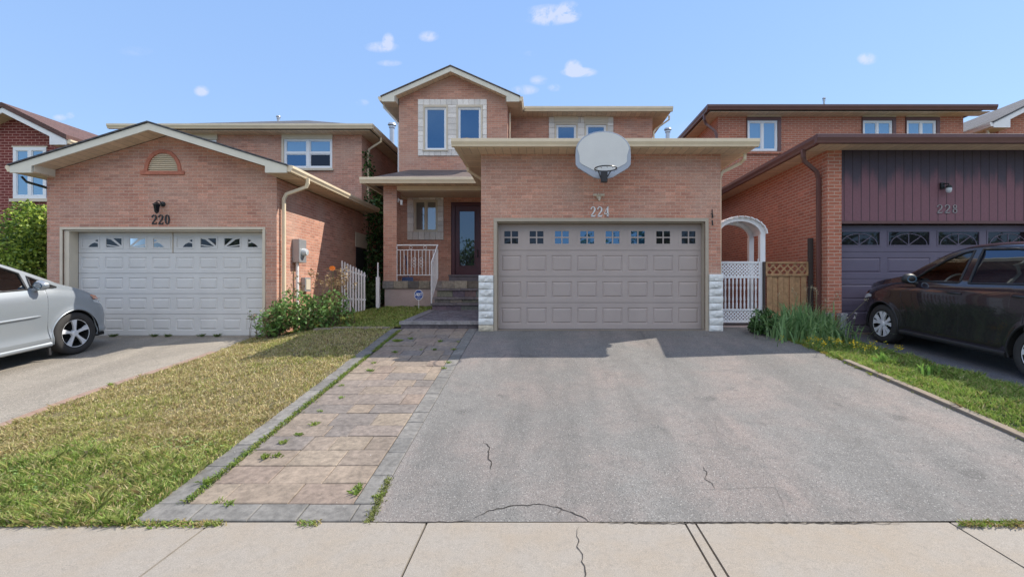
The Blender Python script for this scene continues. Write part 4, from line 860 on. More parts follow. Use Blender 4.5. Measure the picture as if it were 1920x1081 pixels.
# ------------------------------------------------------------ right house with purple siding
def house_right():
    rt = empty('brick_house', (8.5, 9.5, .8), 'orange brick house with purple vertical siding over a slate garage door', 'house', 'brick houses along the street')
    X0, X1 = 5.83, 10.9; GY = 9.5; UY = 15.4; UX1 = 13.97; dx0, dx1 = PX(1578, GY), 10.35; top = 4.66
    mb = MB(); wall_xz(mb, X0, X1, .6, top, GY, [(dx0, dx1, .6, top)], .27); side(mb, X0, GY, UY, .6, top); side(mb, X1, GY, UY, .6, top)
    ws = [(PX(a, UY), PX(b, UY), PZ(283, UY), PZ(226, UY)) for a, b in ((1401, 1457), (1617, 1672), (1699, 1754))]
    wall_xz(mb, X0, UX1, .8, 7.53, UY, ws, .1); side(mb, X0, UY, 25, .6, 7.53); side(mb, UX1, UY, 25, .6, 7.53); mb.quad((X0, 25, .6), (UX1, 25, .6), (UX1, 25, 7.53), (X0, 25, 7.53))
    mb.build('wall', M['brick_orange'], rt)
    mb = MB(); zs = PZ(416, GY + .1); mb.box(dx0 + .002, dx1 - .002, GY + .12, GY + .2, zs, top + .05); mb.build('siding', M['siding'], rt)
    mb = MB(); mb.box(dx0 + .002, dx1 - .002, GY + .09, GY + .118, zs - .03, zs + .025); mb.build('siding_trim', M['brown'], rt)
    hip_roof(rt, X0 - .42, UX1 + .55, 15.0, 25.5, 7.68, .33, M['shingle_grey'])
    hip_roof(rt, X0 - .40, X1 + .45, 9.1, UY + 3.9, 4.77, .2, M['shingle_grey'], 'garage_roof') if False else None
    mb = MB(); z0 = 4.77; xa, xb = X0 - .39, 11.35; d = UY - 9.1
    mb.add([(xa, 9.1, z0), (xb, 9.1, z0), (xb, UY, z0 + d * .22), (xa + d * .4, UY, z0 + d * .22)], [(0, 1, 2, 3)]); mb.add([(xa, 9.1, z0), (xa + d * .4, UY, z0 + d * .22), (xa, UY, z0)], [(0, 1, 2)]); mb.box(xa, xb, 9.1, UY - .01, z0 - .03, z0 - .004)
    mb.build('garage_roof', M['shingle_grey'], rt, fix=False)
    S = M['soffit_y']
    mb = MB(); mb.box(xa + .01, xb, 9.11, GY - .002, 4.62, 4.64); mb.box(X0 + .01, xb, GY + .202, GY + .4, 4.62, 4.64); mb.build('soffit', M['soffit'], rt)
    mb = MB(); mb.box(xa + .01, X0 - .002, GY, UY, 4.62, 4.64); mb.build('eave_soffit', S, rt)
    mb = MB(); mb.box(X0 - .40, UX1 + .53, 15.02, UY, 7.5, 7.52); mb.build('upper_soffit', M['soffit'], rt); mb = MB(); mb.box(X0 - .4, X0 - .002, UY + .002, 25.3, 7.5, 7.52); mb.build('upper_eave_soffit', S, rt)
    gutter('gutter', rt, [((xa - .11, 9.1), (xb + .11, 9.1), (0, -1)), ((xa, 9.101), (xa, UY), (-1, 0)), ((xb, 9.101), (xb, UY), (1, 0))], M['brown'], 4.79, .17)
    gutter('upper_gutter', rt, [((X0 - .53, 15.0), (UX1 + .66, 15.0), (0, -1)), ((X0 - .42, 15.001), (X0 - .42, 25.3), (-1, 0))], M['brown'], 7.70, .16)
    downspout(rt, [(5.37, 9.55, 4.64), (5.37, 9.55, 4.5), (5.42, 9.6, 4.42), (5.72, 9.68, 4.22), (5.77, 9.7, 4.08), (5.77, 9.7, .95)], M['brown'], .055)
    downspout(rt, [(5.34, 15.3, 7.53), (5.34, 15.3, 7.35), (5.42, 15.4, 7.25), (5.7, 15.32, 6.98), (5.75, 15.32, 6.85), (5.75, 15.32, 5.4)], M['brown'], .055)
    for a, b, c, d in ws:
        mb = MB(); mb.box(a - .01, b + .12, UY - .05, UY - .002, d + .12, PZ(214, UY)); mb.build('window_header', M['frame_cream'], rt, bevel=.004)
        mb = MB(); mb.box(a - .03, b + .11, UY - .055, UY + .03, d + .003, d + .1); mb.box(b + .003, b + .11, UY - .055, UY + .03, c - .02, d); mb.box(a - .03, a - .003, UY - .04, UY + .03, c - .02, d); mb.build('window_casing', M['brown'], rt, bevel=.004)
        mb = MB(); mb.box(a - .08, b + .2, UY - .06, UY - .002, c - .1, c - .02); mb.build('window_sill', M['brick_orange'], rt, bevel=.004)
        house_window(rt, a, b, c, d, UY - .02, M['pvc'], M['glass_light'], 'pair', .06)
    # slate garage door: wide panels, curved muntins in the top lights
    gy = GY + .27; gz = .87; z1 = zs - .035; x0d = dx0 + .02; x1d = x0d + (dx1 - dx0 - .04)
    def fan(dr, a, b, c, d, i):
        mb = MB(); y = gy; m = .025
        for (p0, p1, r0, r1) in ((a, b, c, c + m), (a, b, d - m, d), (a, a + m, c + m, d - m), (b - m, b, c + m, d - m)): mb.box(p0, p1, y - .010, y + .014, r0, r1)
        a2, b2, c2, d2 = a + m, b - m, c + m, d - m; mb.quad((a2, y + .008, c2), (b2, y + .008, c2), (b2, y + .008, d2), (a2, y + .008, d2), 1); mxx = (a2 + b2) / 2; hw = (b2 - a2) / 2
        P_ = [(mxx + hw * .9 * math.cos(t), y + .004, c2 + (d2 - c2) * .86 * math.sin(t)) for t in [math.pi * j / 14 for j in range(15)]]; mb.tube(P_, .009, 5)
        for sx in (-.62, 0, .62): mb.tube([(mxx, y + .004, c2), (mxx + sx * hw, y + .004, c2 + (d2 - c2) * (.86 if sx == 0 else .68))], .009, 5)
        mb.build('door_window', [M['door_dark'], M['glass_dark']], dr, fix=False)
    garage_door(rt, x0d, x1d, gz, z1, gy, 4, 4, M['door_dark'], None, fan, .87, .58)
    mb = MB(); mb.box(dx0, dx1, GY + .05, gy + .05, gz - .12, gz - .003); mb.build('garage_sill', M['kerb'], rt)
    vent_pipe(rt, PX(1545, 17), 17.0, 8.0, PZ(183, 17), .035); vent_pipe(rt, PX(1252, 17), 17.0, 5.5, PZ(239, 17), .065) if False else None
    return rt
hr = house_right()
# far houses at both edges
def house_far_left():
    rt = empty('brick_house', (-17, 14.5, .9), 'dark red brick house with pale mortar and a red-brown gable roof at the left edge', 'house', 'brick houses along the street')
    Y = 14.5; X0, X1 = -19.2, -14.75; cx = -16.42; za = 7.28; half = 1.95; pit = .5
    mb = MB(); wo = (PX(26, Y), PX(88, Y), PZ(372, Y), PZ(276, Y)); wall_xz(mb, X0, X1, .6, 6.2, Y, [wo], .1); top = lambda x: za - .12 - pit * abs(x - cx)
    mb.add([(cx - 1.5, Y, 6.2), (cx + 1.5, Y, 6.2), (cx + 1.5, Y, top(cx + 1.5)), (cx, Y, top(cx)), (cx - 1.5, Y, top(cx - 1.5))], [(0, 1, 2, 3, 4)]); side(mb, X1, Y, 24, .6, 6.2); side(mb, X0, Y, 24, .6, 6.2)
    mb.build('wall', M['brick_red'], rt)
    gable_roof(rt, cx, za, half, pit, 14.1, 24, 1.42, Y, M['shingle_red'], M['white'], M['soffit'], low=.15, edge=.15, gmat=M['cream'])
    mb = MB(); mb.box(cx + 1.4, X1 + .3, Y - .3, 24, 6.2, 6.3); mb.build('lower_roof', M['shingle_red'], rt)
    a, b, c, d = wo; mb = MB(); mb.box(a - .04, b + .04, Y - .03, Y - .002, d, d + .04); mb.box(a - .08, b + .08, Y - .07, Y - .002, c - .1, c - .003); mb.build('window_sill', M['frame_cream'], rt)
    house_window(rt, a, b, c, d, Y - .03, M['pvc'], M['glass_light'], 'pair', .1)
    return rt
house_far_left()
def house_far_right():
    rt = empty('brick_house', (16, 15, .9), 'orange brick house with a white gable edge at the far right', 'house', 'brick houses along the street')
    Y = 15.4; X0, X1 = 15.13, 20; cx = 17.6; za = 8.65; half = 3.0; pit = .5
    mb = MB(); wall_xz(mb, X0, X1, .6, 7.2, Y, [], .1); top = lambda x: za - .1 - pit * abs(x - cx); mb.add([(X0, Y, 7.2), (X1, Y, 7.2), (X1, Y, top(X1)), (cx, Y, top(cx)), (X0, Y, top(X0))], [(0, 1, 2, 3, 4)]); side(mb, X0, Y, 25, .6, 7.3); mb.build('wall', M['brick_orange'], rt)
    gable_roof(rt, cx, za, half, pit, 15.0, 25, 2.45, Y, M['shingle_grey'], M['white'], M['soffit_y'], low=.16, gmat=M['white'])
    downspout(rt, [(14.66, 15.3, 7.0), (14.72, 15.3, 6.85), (15.0, 15.36, 6.75), (15.05, 15.38, 6.5), (15.05, 15.38, 5.3)], M['soffit'] and M['frame_cream'], .05)
    return rt
house_far_right()
for (px, Y, z0, z1, lab) in ((735, 20, 5.2, PZ(231, 20), 'tall galvanised flue with a flat cap between the left and middle houses'), (1252, 22, 5.2, PZ(240, 22), 'galvanised flue with a flat cap right of the middle house')):
    mb = MB(); r_ = .10; mb.lathe([(r_, 4.5), (r_, z1 - .22), (r_ * 1.3, z1 - .2), (r_ * 1.3, z1 - .12), (r_ * .8, z1 - .12), (r_ * .8, z1 - .08), (r_ * 1.8, z1 - .08), (r_ * 1.5, z1), (.001, z1 + .02)], (PX(px, Y), Y, 0), n=14)
    rt = empty('flue_pipe', (PX(px, Y), Y, 1.3), lab, 'flue', 'flues behind the houses'); mb.build('pipe', M['galv'], rt, smooth=40)
    mb = MB(); mb.box(PX(px, Y) - 1.2, PX(px, Y) + (.6 if px < 1000 else 1), Y - .6, Y + 1, 1.2, 4.8); 
    mb = MB(); mb.lathe([(.10, 1.25), (.10, 4.5)], (PX(px, Y), Y, 0), n=14); mb.build('lower_pipe', M['galv'], rt)
number_sign('220', PX(285, 9.9), PX(322, 9.9), PZ(420, 9.9), PZ(402, 9.9), 9.883, M['metal_dark'], 'black house number 220 on brick above the white garage door')
number_sign('224', PX(1107, 9.5), PX(1145, 9.5), PZ(406, 9.5), PZ(387, 9.5), 9.480, M['white'], 'cream house number 224 on brick above the taupe garage door')
number_sign('228', PX(1757, 9.6), PX(1800, 9.6), PZ(399, 9.6), PZ(383, 9.6), 9.603, M['number_grey'], 'grey house number 228 on the purple siding')
# wall lantern on the left house
rt = empty('wall_lantern', (PX(296, 9.85), 9.88, PZ(400, 9.85)), 'black carriage wall lantern on brick above the number 220', 'wall lamp'); x, z = PX(296, 9.8), PZ(386, 9.8)
mb = MB(); mb.lathe([(.001, -.03), (.055, -.02), (.055, 0)], (x + .03, 9.898, z + .06), 'y', 16); mb.tube([(x + .03, 9.87, z + .05), (x + .03, 9.8, z + .12), (x, 9.77, z + .1), (x, 9.77, z + .06)], .01, 6); mb.build('bracket', M['metal_dark'], rt)
mb = MB(); mb.lathe([(.001, z + .09), (.02, z + .08), (.075, z + .035), (.08, z + .025), (.06, z + .02)], (x, 9.77, 0), n=6); mb.lathe([(.035, z - .13), (.045, z - .12), (.02, z - .15), (.001, z - .17)], (x, 9.77, 0), n=6); mb.build('cap', M['metal_dark'], rt)
mb = MB(); mb.lathe([(.04, z - .12), (.062, z + .02)], (x, 9.77, 0), n=6); mb.build('glass_shade', M['glass_dark'], rt)
# jar lamp on the purple siding
x, z = PX(1779, 9.5), PZ(352, 9.5); rt = empty('wall_lamp', (x, 9.6, z), 'small jar lamp with black cap on the purple siding above the number 228', 'wall lamp')
mb = MB(); mb.box(x - .09, x - .02, 9.57, 9.618, z + .0, z + .13); mb.tube([(x - .05, 9.57, z + .1), (x, 9.5, z + .09), (x, 9.5, z + .04)], .014, 6); mb.lathe([(.001, z + .06), (.04, z + .055), (.055, z + .03), (.055, z + .0)], (x, 9.5, 0), n=14); mb.build('bracket', M['metal_dark'], rt)
mb = MB(); mb.lathe([(.052, z), (.055, z - .03), (.045, z - .08), (.02, z - .1), (.001, z - .102)], (x, 9.5, 0), n=14); mb.build('glass_jar', M['lamp_clear'], rt, smooth=50)
# flood light holder under the backboard
x, z = PX(1123.5, 9.45), PZ(367, 9.45); rt = empty('flood_light_mount', (x, 9.48, z - .1), 'white twin floodlight holder on brick between the backboard and number 224', 'floodlight mount')
mb = MB(); mb.lathe([(.001, -.04), (.05, -.035), (.055, 0)], (x, 9.497, z), 'y', 16); mb.build('base', M['frame_cream'], rt, smooth=50)
mb = MB()
for s in (-1, 1): mb.lathe([(.001, -.05), (.024, -.05), (.028, .03), (.001, .03)], (x + s * .075, 9.44, z + .02), 'x', 10)
mb.tube([(x, 9.46, z - .02), (x, 9.43, z - .1)], [.03, .02], 8); mb.build('lamp_socket', M['frame_cream'], rt)
# security camera in the porch
x, z = PX(749.5, 13.4), PZ(381, 13.4); rt = empty('security_camera', (-4.04, 13.5, z), 'small white security camera on the inner side of the porch column', 'security camera')
mb = MB(); mb.box(-4.083, -4.06, 13.1, 13.16, z - .02, z + .1); mb.tube([(-4.06, 13.13, z + .06), (-4.0, 13.13, z + .02)], .012, 6); mb.build('mount', M['white'], rt)
mb = MB(); mb.lathe([(.001, -.08), (.035, -.075), (.04, .06), (.001, .065)], (-3.98, 13.1, z - .02), 'z', 12); mb.build('housing', M['white'], rt, smooth=50)
# basketball backboard
def hoop():
    Y = 8.82; cx = PX(1131, Y); rt = empty('basketball_hoop', (cx, Y + .2, 3.9), 'white fan shaped basketball backboard with grey rim border mounted before the garage gutter', 'basketball hoop')
    def outline(s):
        L_ = PX(1079, Y); Rr = PX(1183, Y); hw = (Rr - L_) / 2 * s; zt, zb = PZ(245, Y), PZ(334, Y); zc = (zt + zb) / 2; H = (zt - zb) / 2
        pts = []
        for i in range(19):
            a = math.pi * (.06 + .88 * i / 18); pts.append((hw * math.cos(a) * 1.0, H * (.28 + .72 * math.sin(a)) if 0 else H * (.08 + .92 * math.sin(a) ** .9)))
        pts += [(-hw, -.02), (-hw * .99, -H * .42), (-hw * .90, -H * .56), (-hw * .35, -H * .95), (-hw * .18, -H), (hw * .18, -H), (hw * .35, -H * .95), (hw * .90, -H * .56), (hw * .99, -H * .42), (hw, -.02)]
        return [(cx + u, zc + v * (s if s < 1 else 1)) for u, v in pts]
    mb = MB(); mb.prism([(x, Y, z) for x, z in outline(1)], (0, .045, 0)); mb.build('backboard_rim', M['board_edge'], rt, bevel=.008)
    mb = MB(); o = outline(1); zc = PZ(289, Y); hw = PX(1183, Y) - cx; H = PZ(245, Y) - zc
    inner = []
    for x, z in o:
        u, v = (x - cx) / hw, (z - zc) / H; inner.append((cx + u * hw * (.95 if v > .1 else .86), zc + (v * .94 if v > 0 else v * .72) * H))
    mb.prism([(x, Y - .008, z) for x, z in inner], (0, .006, 0)); mb.build('backboard', M['board'], rt)
    zr = 3.99; rc = Vector((PX(1136, 8.5), 8.52, zr)); r_ = .20
    mb = MB(); mb.tube([rc + Vector((r_ * math.cos(a * .2244), r_ * math.sin(a * .2244), 0)) for a in range(29)], .011, 6, cap=False)
    for a in range(12): b = a * .5236; p = rc + Vector((r_ * math.cos(b), r_ * math.sin(b), -.02)); mb.tube([p + Vector((-.012, 0, 0)), p + Vector((0, 0, -.015)), p + Vector((.012, 0, 0))], .004, 4)
    mb.tube([rc + Vector((-.12, r_ * .8, 0)), rc + Vector((-.05, .28, -.12))], .009, 5); mb.tube([rc + Vector((.12, r_ * .8, 0)), rc + Vector((.05, .28, -.12))], .009, 5); mb.build('hoop', M['metal_dark'], rt)
    mb = MB(); mb.box(rc.x - .06, rc.x + .06, 8.70, 8.81, zr - .2, zr + .01); mb.build('hoop_bracket', M['metal_dark'], rt, bevel=.006)
    mb = MB()
    for s in (-.22, .22): mb.tube([(cx + s, Y + .05, 4.2), (cx + s, 9.15, 4.3), (cx + s, 9.49, 4.3)], .02, 4, sq=1); mb.tube([(cx + s, Y + .05, 4.62), (cx + s, 8.93, 4.76), (cx + s, 9.6, 4.88)], .02, 4, sq=1)
    mb.tube([(cx - .3, Y + .08, 4.2), (cx + .3, Y + .08, 4.2)], .02, 4); mb.build('mounting_arm', M['metal_dark'], rt)
hoop()
# meter box
rt = empty('electric_meter', (-5.6, 10.7, 1.6), 'grey electric meter box with round glass meter on the sunlit brick side wall', 'electric meter')
mb = MB(); mb.box(-5.665, -5.50, 10.5, 10.82, PZ(491, 10.5), PZ(447, 10.5)); mb.build('meter_box', M['metal_grey'], rt, bevel=.01)
mb = MB(); mb.lathe([(.09, 0), (.09, .05), (.07, .10), (.001, .11)], (-5.50, 10.66, 2.62), 'x', 20); mb.build('glass_meter', M['lamp_clear'], rt, smooth=50)
mb = MB(); mb.tube([(-5.6, 10.6, PZ(491, 10.5)), (-5.6, 10.6, .9)], .035, 10); mb.build('conduit', M['white'], rt, smooth=50)
rt = empty('utility_box', (-5.6, 11.0, 1.7), 'small grey box below and beside the electric meter', 'utility box')
mb = MB(); mb.box(-5.665, -5.57, 10.9, 11.16, 1.72, 2.05); mb.build('box_body', M['metal_grey'], rt, bevel=.008)
mb = MB(); mb.box(-5.569, -5.56, 10.93, 11.13, 1.76, 2.01); mb.build('box_cover', M['frame_cream'], rt, bevel=.004)
# alarm sign
def alarm_sign():
    Y = 12.35; x, z = PX(785, Y), PZ(552, Y); rt = empty('yard_sign', (x, Y, g(x, Y)), 'blue octagonal alarm company yard sign with white letters on a thin stake', 'sign')
    def octo(mb, r_, y, d): mb.prism([(x + r_ * math.cos(math.pi / 8 + i * math.pi / 4), y, z + r_ * 1.15 * math.sin(math.pi / 8 + i * math.pi / 4)) for i in range(8)], (0, d, 0))
    mb = MB(); octo(mb, .125, Y, .008); mb.build('sign_border', M['white_sign'], rt); mb = MB(); octo(mb, .112, Y - .003, .002); mb.build('sign_face', M['blue_sign'], rt)
    mb = MB(); y = Y - .007; h = .075; z0 = z - .03
    for pts in ([(-.085, 0), (-.055, h), (-.03, h), (-.03, 0)], [(-.07, h * .35), (-.03, h * .35)], [(-.012, 0), (-.012, h), (.012, h), (.026, h * .7), (.026, h * .3), (.012, 0), (-.012, 0)], [(.035, h), (.092, h)], [(.062, 0), (.068, h)]): stroke(mb, [(x + u, z0 + v) for u, v in pts], .018, y, .002)
    stroke(mb, [(x - .05, z - .075), (x + .055, z - .075)], .01, y, .002); mb.build('lettering', M['white_sign'], rt)
    mb = MB(); mb.tube([(x, Y + .012, g(x, Y) - .05), (x, Y + .012, z)], .009, 6); mb.build('stake', M['white'], rt)
alarm_sign()
# unidentified navy thing on the porch, built as a blade and handle
rt = empty('porch_item', (-3.98, 13.5, 2.0), 'navy plastic shovel standing behind the porch railing beside the column', 'item')
mb = MB(); mb.prism([(-4.04, 13.3, 2.0), (-3.70, 13.3, 2.0), (-3.72, 13.33, 2.12), (-4.02, 13.33, 2.12)], (0, .02, 0)); mb.build('blade', M['navy'], rt)
mb = MB(); mb.tube([(-3.86, 13.36, 2.1), (-3.98, 13.5, 2.75)], .016, 6); mb.build('handle', M['navy'], rt)
# ------------------------------------------------------------ fences and gates
def picket_gate():
    rt = empty('picket_gate', (-5.1, 12.5, 1.2), 'white picket gate with sloping top standing open in the dark passage', 'gate')
    for i in range(9):
        t = i / 8; x = -5.40 + .60 * t; y = 12.5; zt = PZ(487 + 22 * t, y); mb = MB(); mb.prism([(x - .022, y, 1.15), (x + .022, y, 1.15), (x + .022, y, zt - .03), (x, y, zt), (x - .022, y, zt - .03)], (0, .02, 0)); mb.build('picket', M['white'], rt)
    for (za_, zb_) in ((PZ(505, 12.5), PZ(518, 12.5)), (1.50, 1.46)):
        mb = MB(); mb.prism([(-5.45, 12.525, za_), (-4.77, 12.525, zb_), (-4.77, 12.525, zb_ + .05), (-5.45, 12.525, za_ + .05)], (0, .02, 0)); mb.build('rail', M['white'], rt)
    p = empty('gate_post', (-4.5, 12.75, 1.2), 'white square gate post against the porch column base', 'post'); mb = MB(); mb.box(-4.56, -4.47, 12.70, 12.79, 1.15, 2.1); mb.build('post', M['white'], p, bevel=.004); mb = MB(); mb.box(-4.53, -4.50, 12.72, 12.77, 2.1, 2.5); mb.build('latch_bar', M['white'], p, bevel=.004)
picket_gate()
def lattice(mb, x0, x1, z0, z1, y, pitch, wd, d=.008):
    """diagonal slats clipped to a rectangle"""
    def clip(a, b):
        (x, z), (u, v) = a, b; t0, t1 = 0., 1.; dx, dz = u - x, v - z
        for p, q in ((-dx, x - x0), (dx, x1 - x), (-dz, z - z0), (dz, z1 - z)):
            if abs(p) < 1e-9:
                if q < 0: return None
            else:
                t = q / p
                if p < 0: t0 = max(t0, t)
                else: t1 = min(t1, t)
        return ((x + t0 * dx, z + t0 * dz), (x + t1 * dx, z + t1 * dz)) if t0 < t1 - .01 else None
    H = z1 - z0; k = x0 - H
    while k < x1 + H:
        for s, off in ((1, 0), (-1, d)):
            a, b = ((k, z0), (k + H, z1)) if s > 0 else ((k, z1), (k + H, z0)); c = clip(a, b)
            if c: stroke(mb, c, wd, y + off, d)
        k += pitch
def arbor():
    Y = 10.0; x0, x1 = 3.70, PX(1424, Y); W_ = M['pvc']
    rt = empty('garden_arbor', (4.3, Y, 1.0), 'white arched garden arbor over the lattice gate beside the garage', 'arbor')
    pw = .11; zs = PZ(440, Y)
    for xa in (x0 - .02, x1):
        mb = MB(); mb.box(xa, xa + pw, Y - .04, Y + .07, .93, zs); mb.box(xa, xa + pw, Y + .5, Y + .6, .93, zs); mb.build('post', W_, rt, bevel=.004)
    cx = (x0 + x1 + pw) / 2; hw = (x1 + pw - x0) / 2; zt = PZ(410, Y); rise = zt - zs; r_in = .095
    for yy in (Y - .04, Y + .53):
        mb = MB(); n = 20
        for i in range(n):
            a0, a1 = math.pi * i / n, math.pi * (i + 1) / n
            P_ = [(cx + (hw - o) * math.cos(a), yy, zs + (rise + .03 - o * .85) * math.sin(a)) for o, a in ((0, a0), (0, a1), (r_in, a1), (r_in, a0))]
            mb.prism([(p[0], p[1], p[2] - .001) for p in P_], (0, .07, 0))
        mb.build('arch', W_, rt)
    mb = MB()
    for i in range(13):
        a = math.pi * (.06 + .88 * i / 12); x, z = cx + hw * math.cos(a), zs + (rise + .03) * math.sin(a); Mt = Matrix.Translation((x, 0, z)) @ Matrix.Rotation(-(a - math.pi / 2), 4, 'Y')
        mb.box(-.05, .05, Y - .12, Y + .7, .0, .02, 0, None, Mt)
    mb.build('top_slats', W_, rt)
    gt = empty('garden_gate', (4.3, Y, 1.05), 'white garden gate with lattice bands and turned spindles under the arbor', 'gate')
    a, b = x0 + .10, x1 - .02; z = [PZ(604, Y), PZ(579, Y), PZ(520, Y), PZ(493, Y)]; y = Y
    mb = MB()
    for zz in (z[0], z[1] - .03, z[2] - .01, z[3] - .0): mb.box(a, b, y - .02, y + .02, zz, zz + .04)
    mb.box(a - .04, a, y - .02, y + .02, z[0], z[3] + .04); mb.box(b, b + .03, y - .02, y + .02, z[0], z[3] + .04); mb.build('gate_frame', W_, gt, bevel=.003)
    mb = MB(); lattice(mb, a, b, z[0] + .04, z[1] - .03, y - .008, .075, .026); mb.build('lattice', W_, gt, fix=False)
    mb = MB(); lattice(mb, a, b, z[2] + .03, z[3], y - .008, .075, .026); mb.build('lattice', W_, gt, fix=False)
    for i in range(10):
        x = a + .06 + (b - a - .12) * i / 9; h = z[2] - .01 - z[1] - .01; zb = z[1] + .01; mb = MB()
        mb.lathe([(.014, zb), (.022, zb + .03), (.022, zb + .12), (.013, zb + .15), (.024, zb + .2), (.016, zb + h * .45), (.016, zb + h * .6), (.024, zb + h - .2), (.013, zb + h - .15), (.022, zb + h - .12), (.022, zb + h - .03), (.014, zb + h)], (x, y, 0), n=8); mb.build('spindle', W_, gt, smooth=50)
    mb = MB(); mb.tube([(b - .02, y - .02, z[3] + .04), (b - .02, y - .03, z[3] + .1)], .012, 6); mb.build('latch', W_, gt)
    st = MB(); st.box(3.70, x1 + .1, Y - .15, Y + .2, .88, .99); tag(st.build('stone_step', M['foundation'], bevel=.015), kind='structure')
arbor()
def wood_fence():
    Y = 9.92; x0, x1 = PX(1435, Y), PX(1515, Y); rt = empty('wood_fence', ((x0 + x1) / 2, Y, .95), 'weathered cedar fence panel with lattice top between the arbor and the orange brick wall', 'fence')
    zt, zl0, zb = PZ(490, Y), PZ(517, Y), .92; n = 7
    for i in range(n):
        a = x0 + .03 + (x1 - x0 - .06) * i / n; b = x0 + .03 + (x1 - x0 - .06) * (i + 1) / n; mb = MB(); mb.box(a + .006, b - .006, Y + (.016 if i % 2 else 0), Y + .02 + (.012 if i % 2 else 0), zb, zl0); mb.build('board', M['wood'], rt)
    mb = MB(); mb.box(x0, x1, Y - .02, Y + .03, zl0 + .002, zl0 + .05); mb.box(x0, x1, Y - .02, Y + .03, zt - .04, zt); mb.box(x0 - .0, x0 + .04, Y - .02, Y + .03, zl0 + .05, zt - .04); mb.box(x1 - .04, x1, Y - .02, Y + .03, zl0 + .05, zt - .04); mb.build('rail', M['wood'], rt, bevel=.004)
    mb = MB(); lattice(mb, x0 + .04, x1 - .04, zl0 + .05, zt - .04, Y - .005, .155, .032); mb.build('lattice', M['wood'], rt, fix=False)
    mb = MB(); mb.box(x1 + .003, x1 + .085, Y - .06, Y + .03, .85, PZ(446, Y)); mb.build('post', M['wood_dark'], rt, bevel=.006); mb = MB(); mb.box(x0 - .045, x0 - .003, Y - .02, Y + .05, .9, zt); mb.build('post', M['wood_dark'], rt)
wood_fence()
for i, (x, lab) in enumerate(((5.80, 'left one of two grey plastic stubs behind the iris leaves'), (6.06, 'right one of two grey plastic stubs behind the iris leaves'))):
    rt = empty('vent_stub', (x, 9.38, .85), lab, 'vent pipe', 'grey stubs at the brick corner'); mb = MB(); mb.box(x - .06, x + .06, 9.33, 9.45, .85, PZ(588, 9.4) - i * .02); mb.build('pipe_cover', M['galv'], rt, bevel=.01); mb = MB(); mb.box(x - .07, x + .07, 9.32, 9.46, PZ(588, 9.4) + .0 - i * .02, PZ(586, 9.4)); mb.build('cap', M['metal_grey'], rt)
# ------------------------------------------------------------ vehicles
def in_poly(p, poly):
    x, y = p; c = False
    for (x0, y0), (x1, y1) in zip(poly, poly[1:] + poly[:1]):
        if (y0 > y) != (y1 > y) and x < (x1 - x0) * (y - y0) / (y1 - y0) + x0: c = not c
    return c
def spline(tab):
    xs_ = np.array([t[0] for t in tab]); ys_ = np.array([t[1] for t in tab])
    h = np.diff(xs_); dl = np.diff(ys_) / h; m = np.zeros(len(xs_)); m[0], m[-1] = dl[0], dl[-1]
    for i in range(1, len(xs_) - 1): m[i] = 0 if dl[i - 1] * dl[i] <= 0 else 2 * dl[i - 1] * dl[i] / (dl[i - 1] + dl[i])
    def f(v):
        v = min(max(v, xs_[0]), xs_[-1]); i = min(len(h) - 1, max(0, int(np.searchsorted(xs_, v)) - 1)); t = (v - xs_[i]) / h[i]
        return float((2 * t**3 - 3 * t**2 + 1) * ys_[i] + (t**3 - 2 * t**2 + t) * h[i] * m[i] + (-2 * t**3 + 3 * t**2) * ys_[i + 1] + (t**3 - t**2) * h[i] * m[i + 1])
    return f
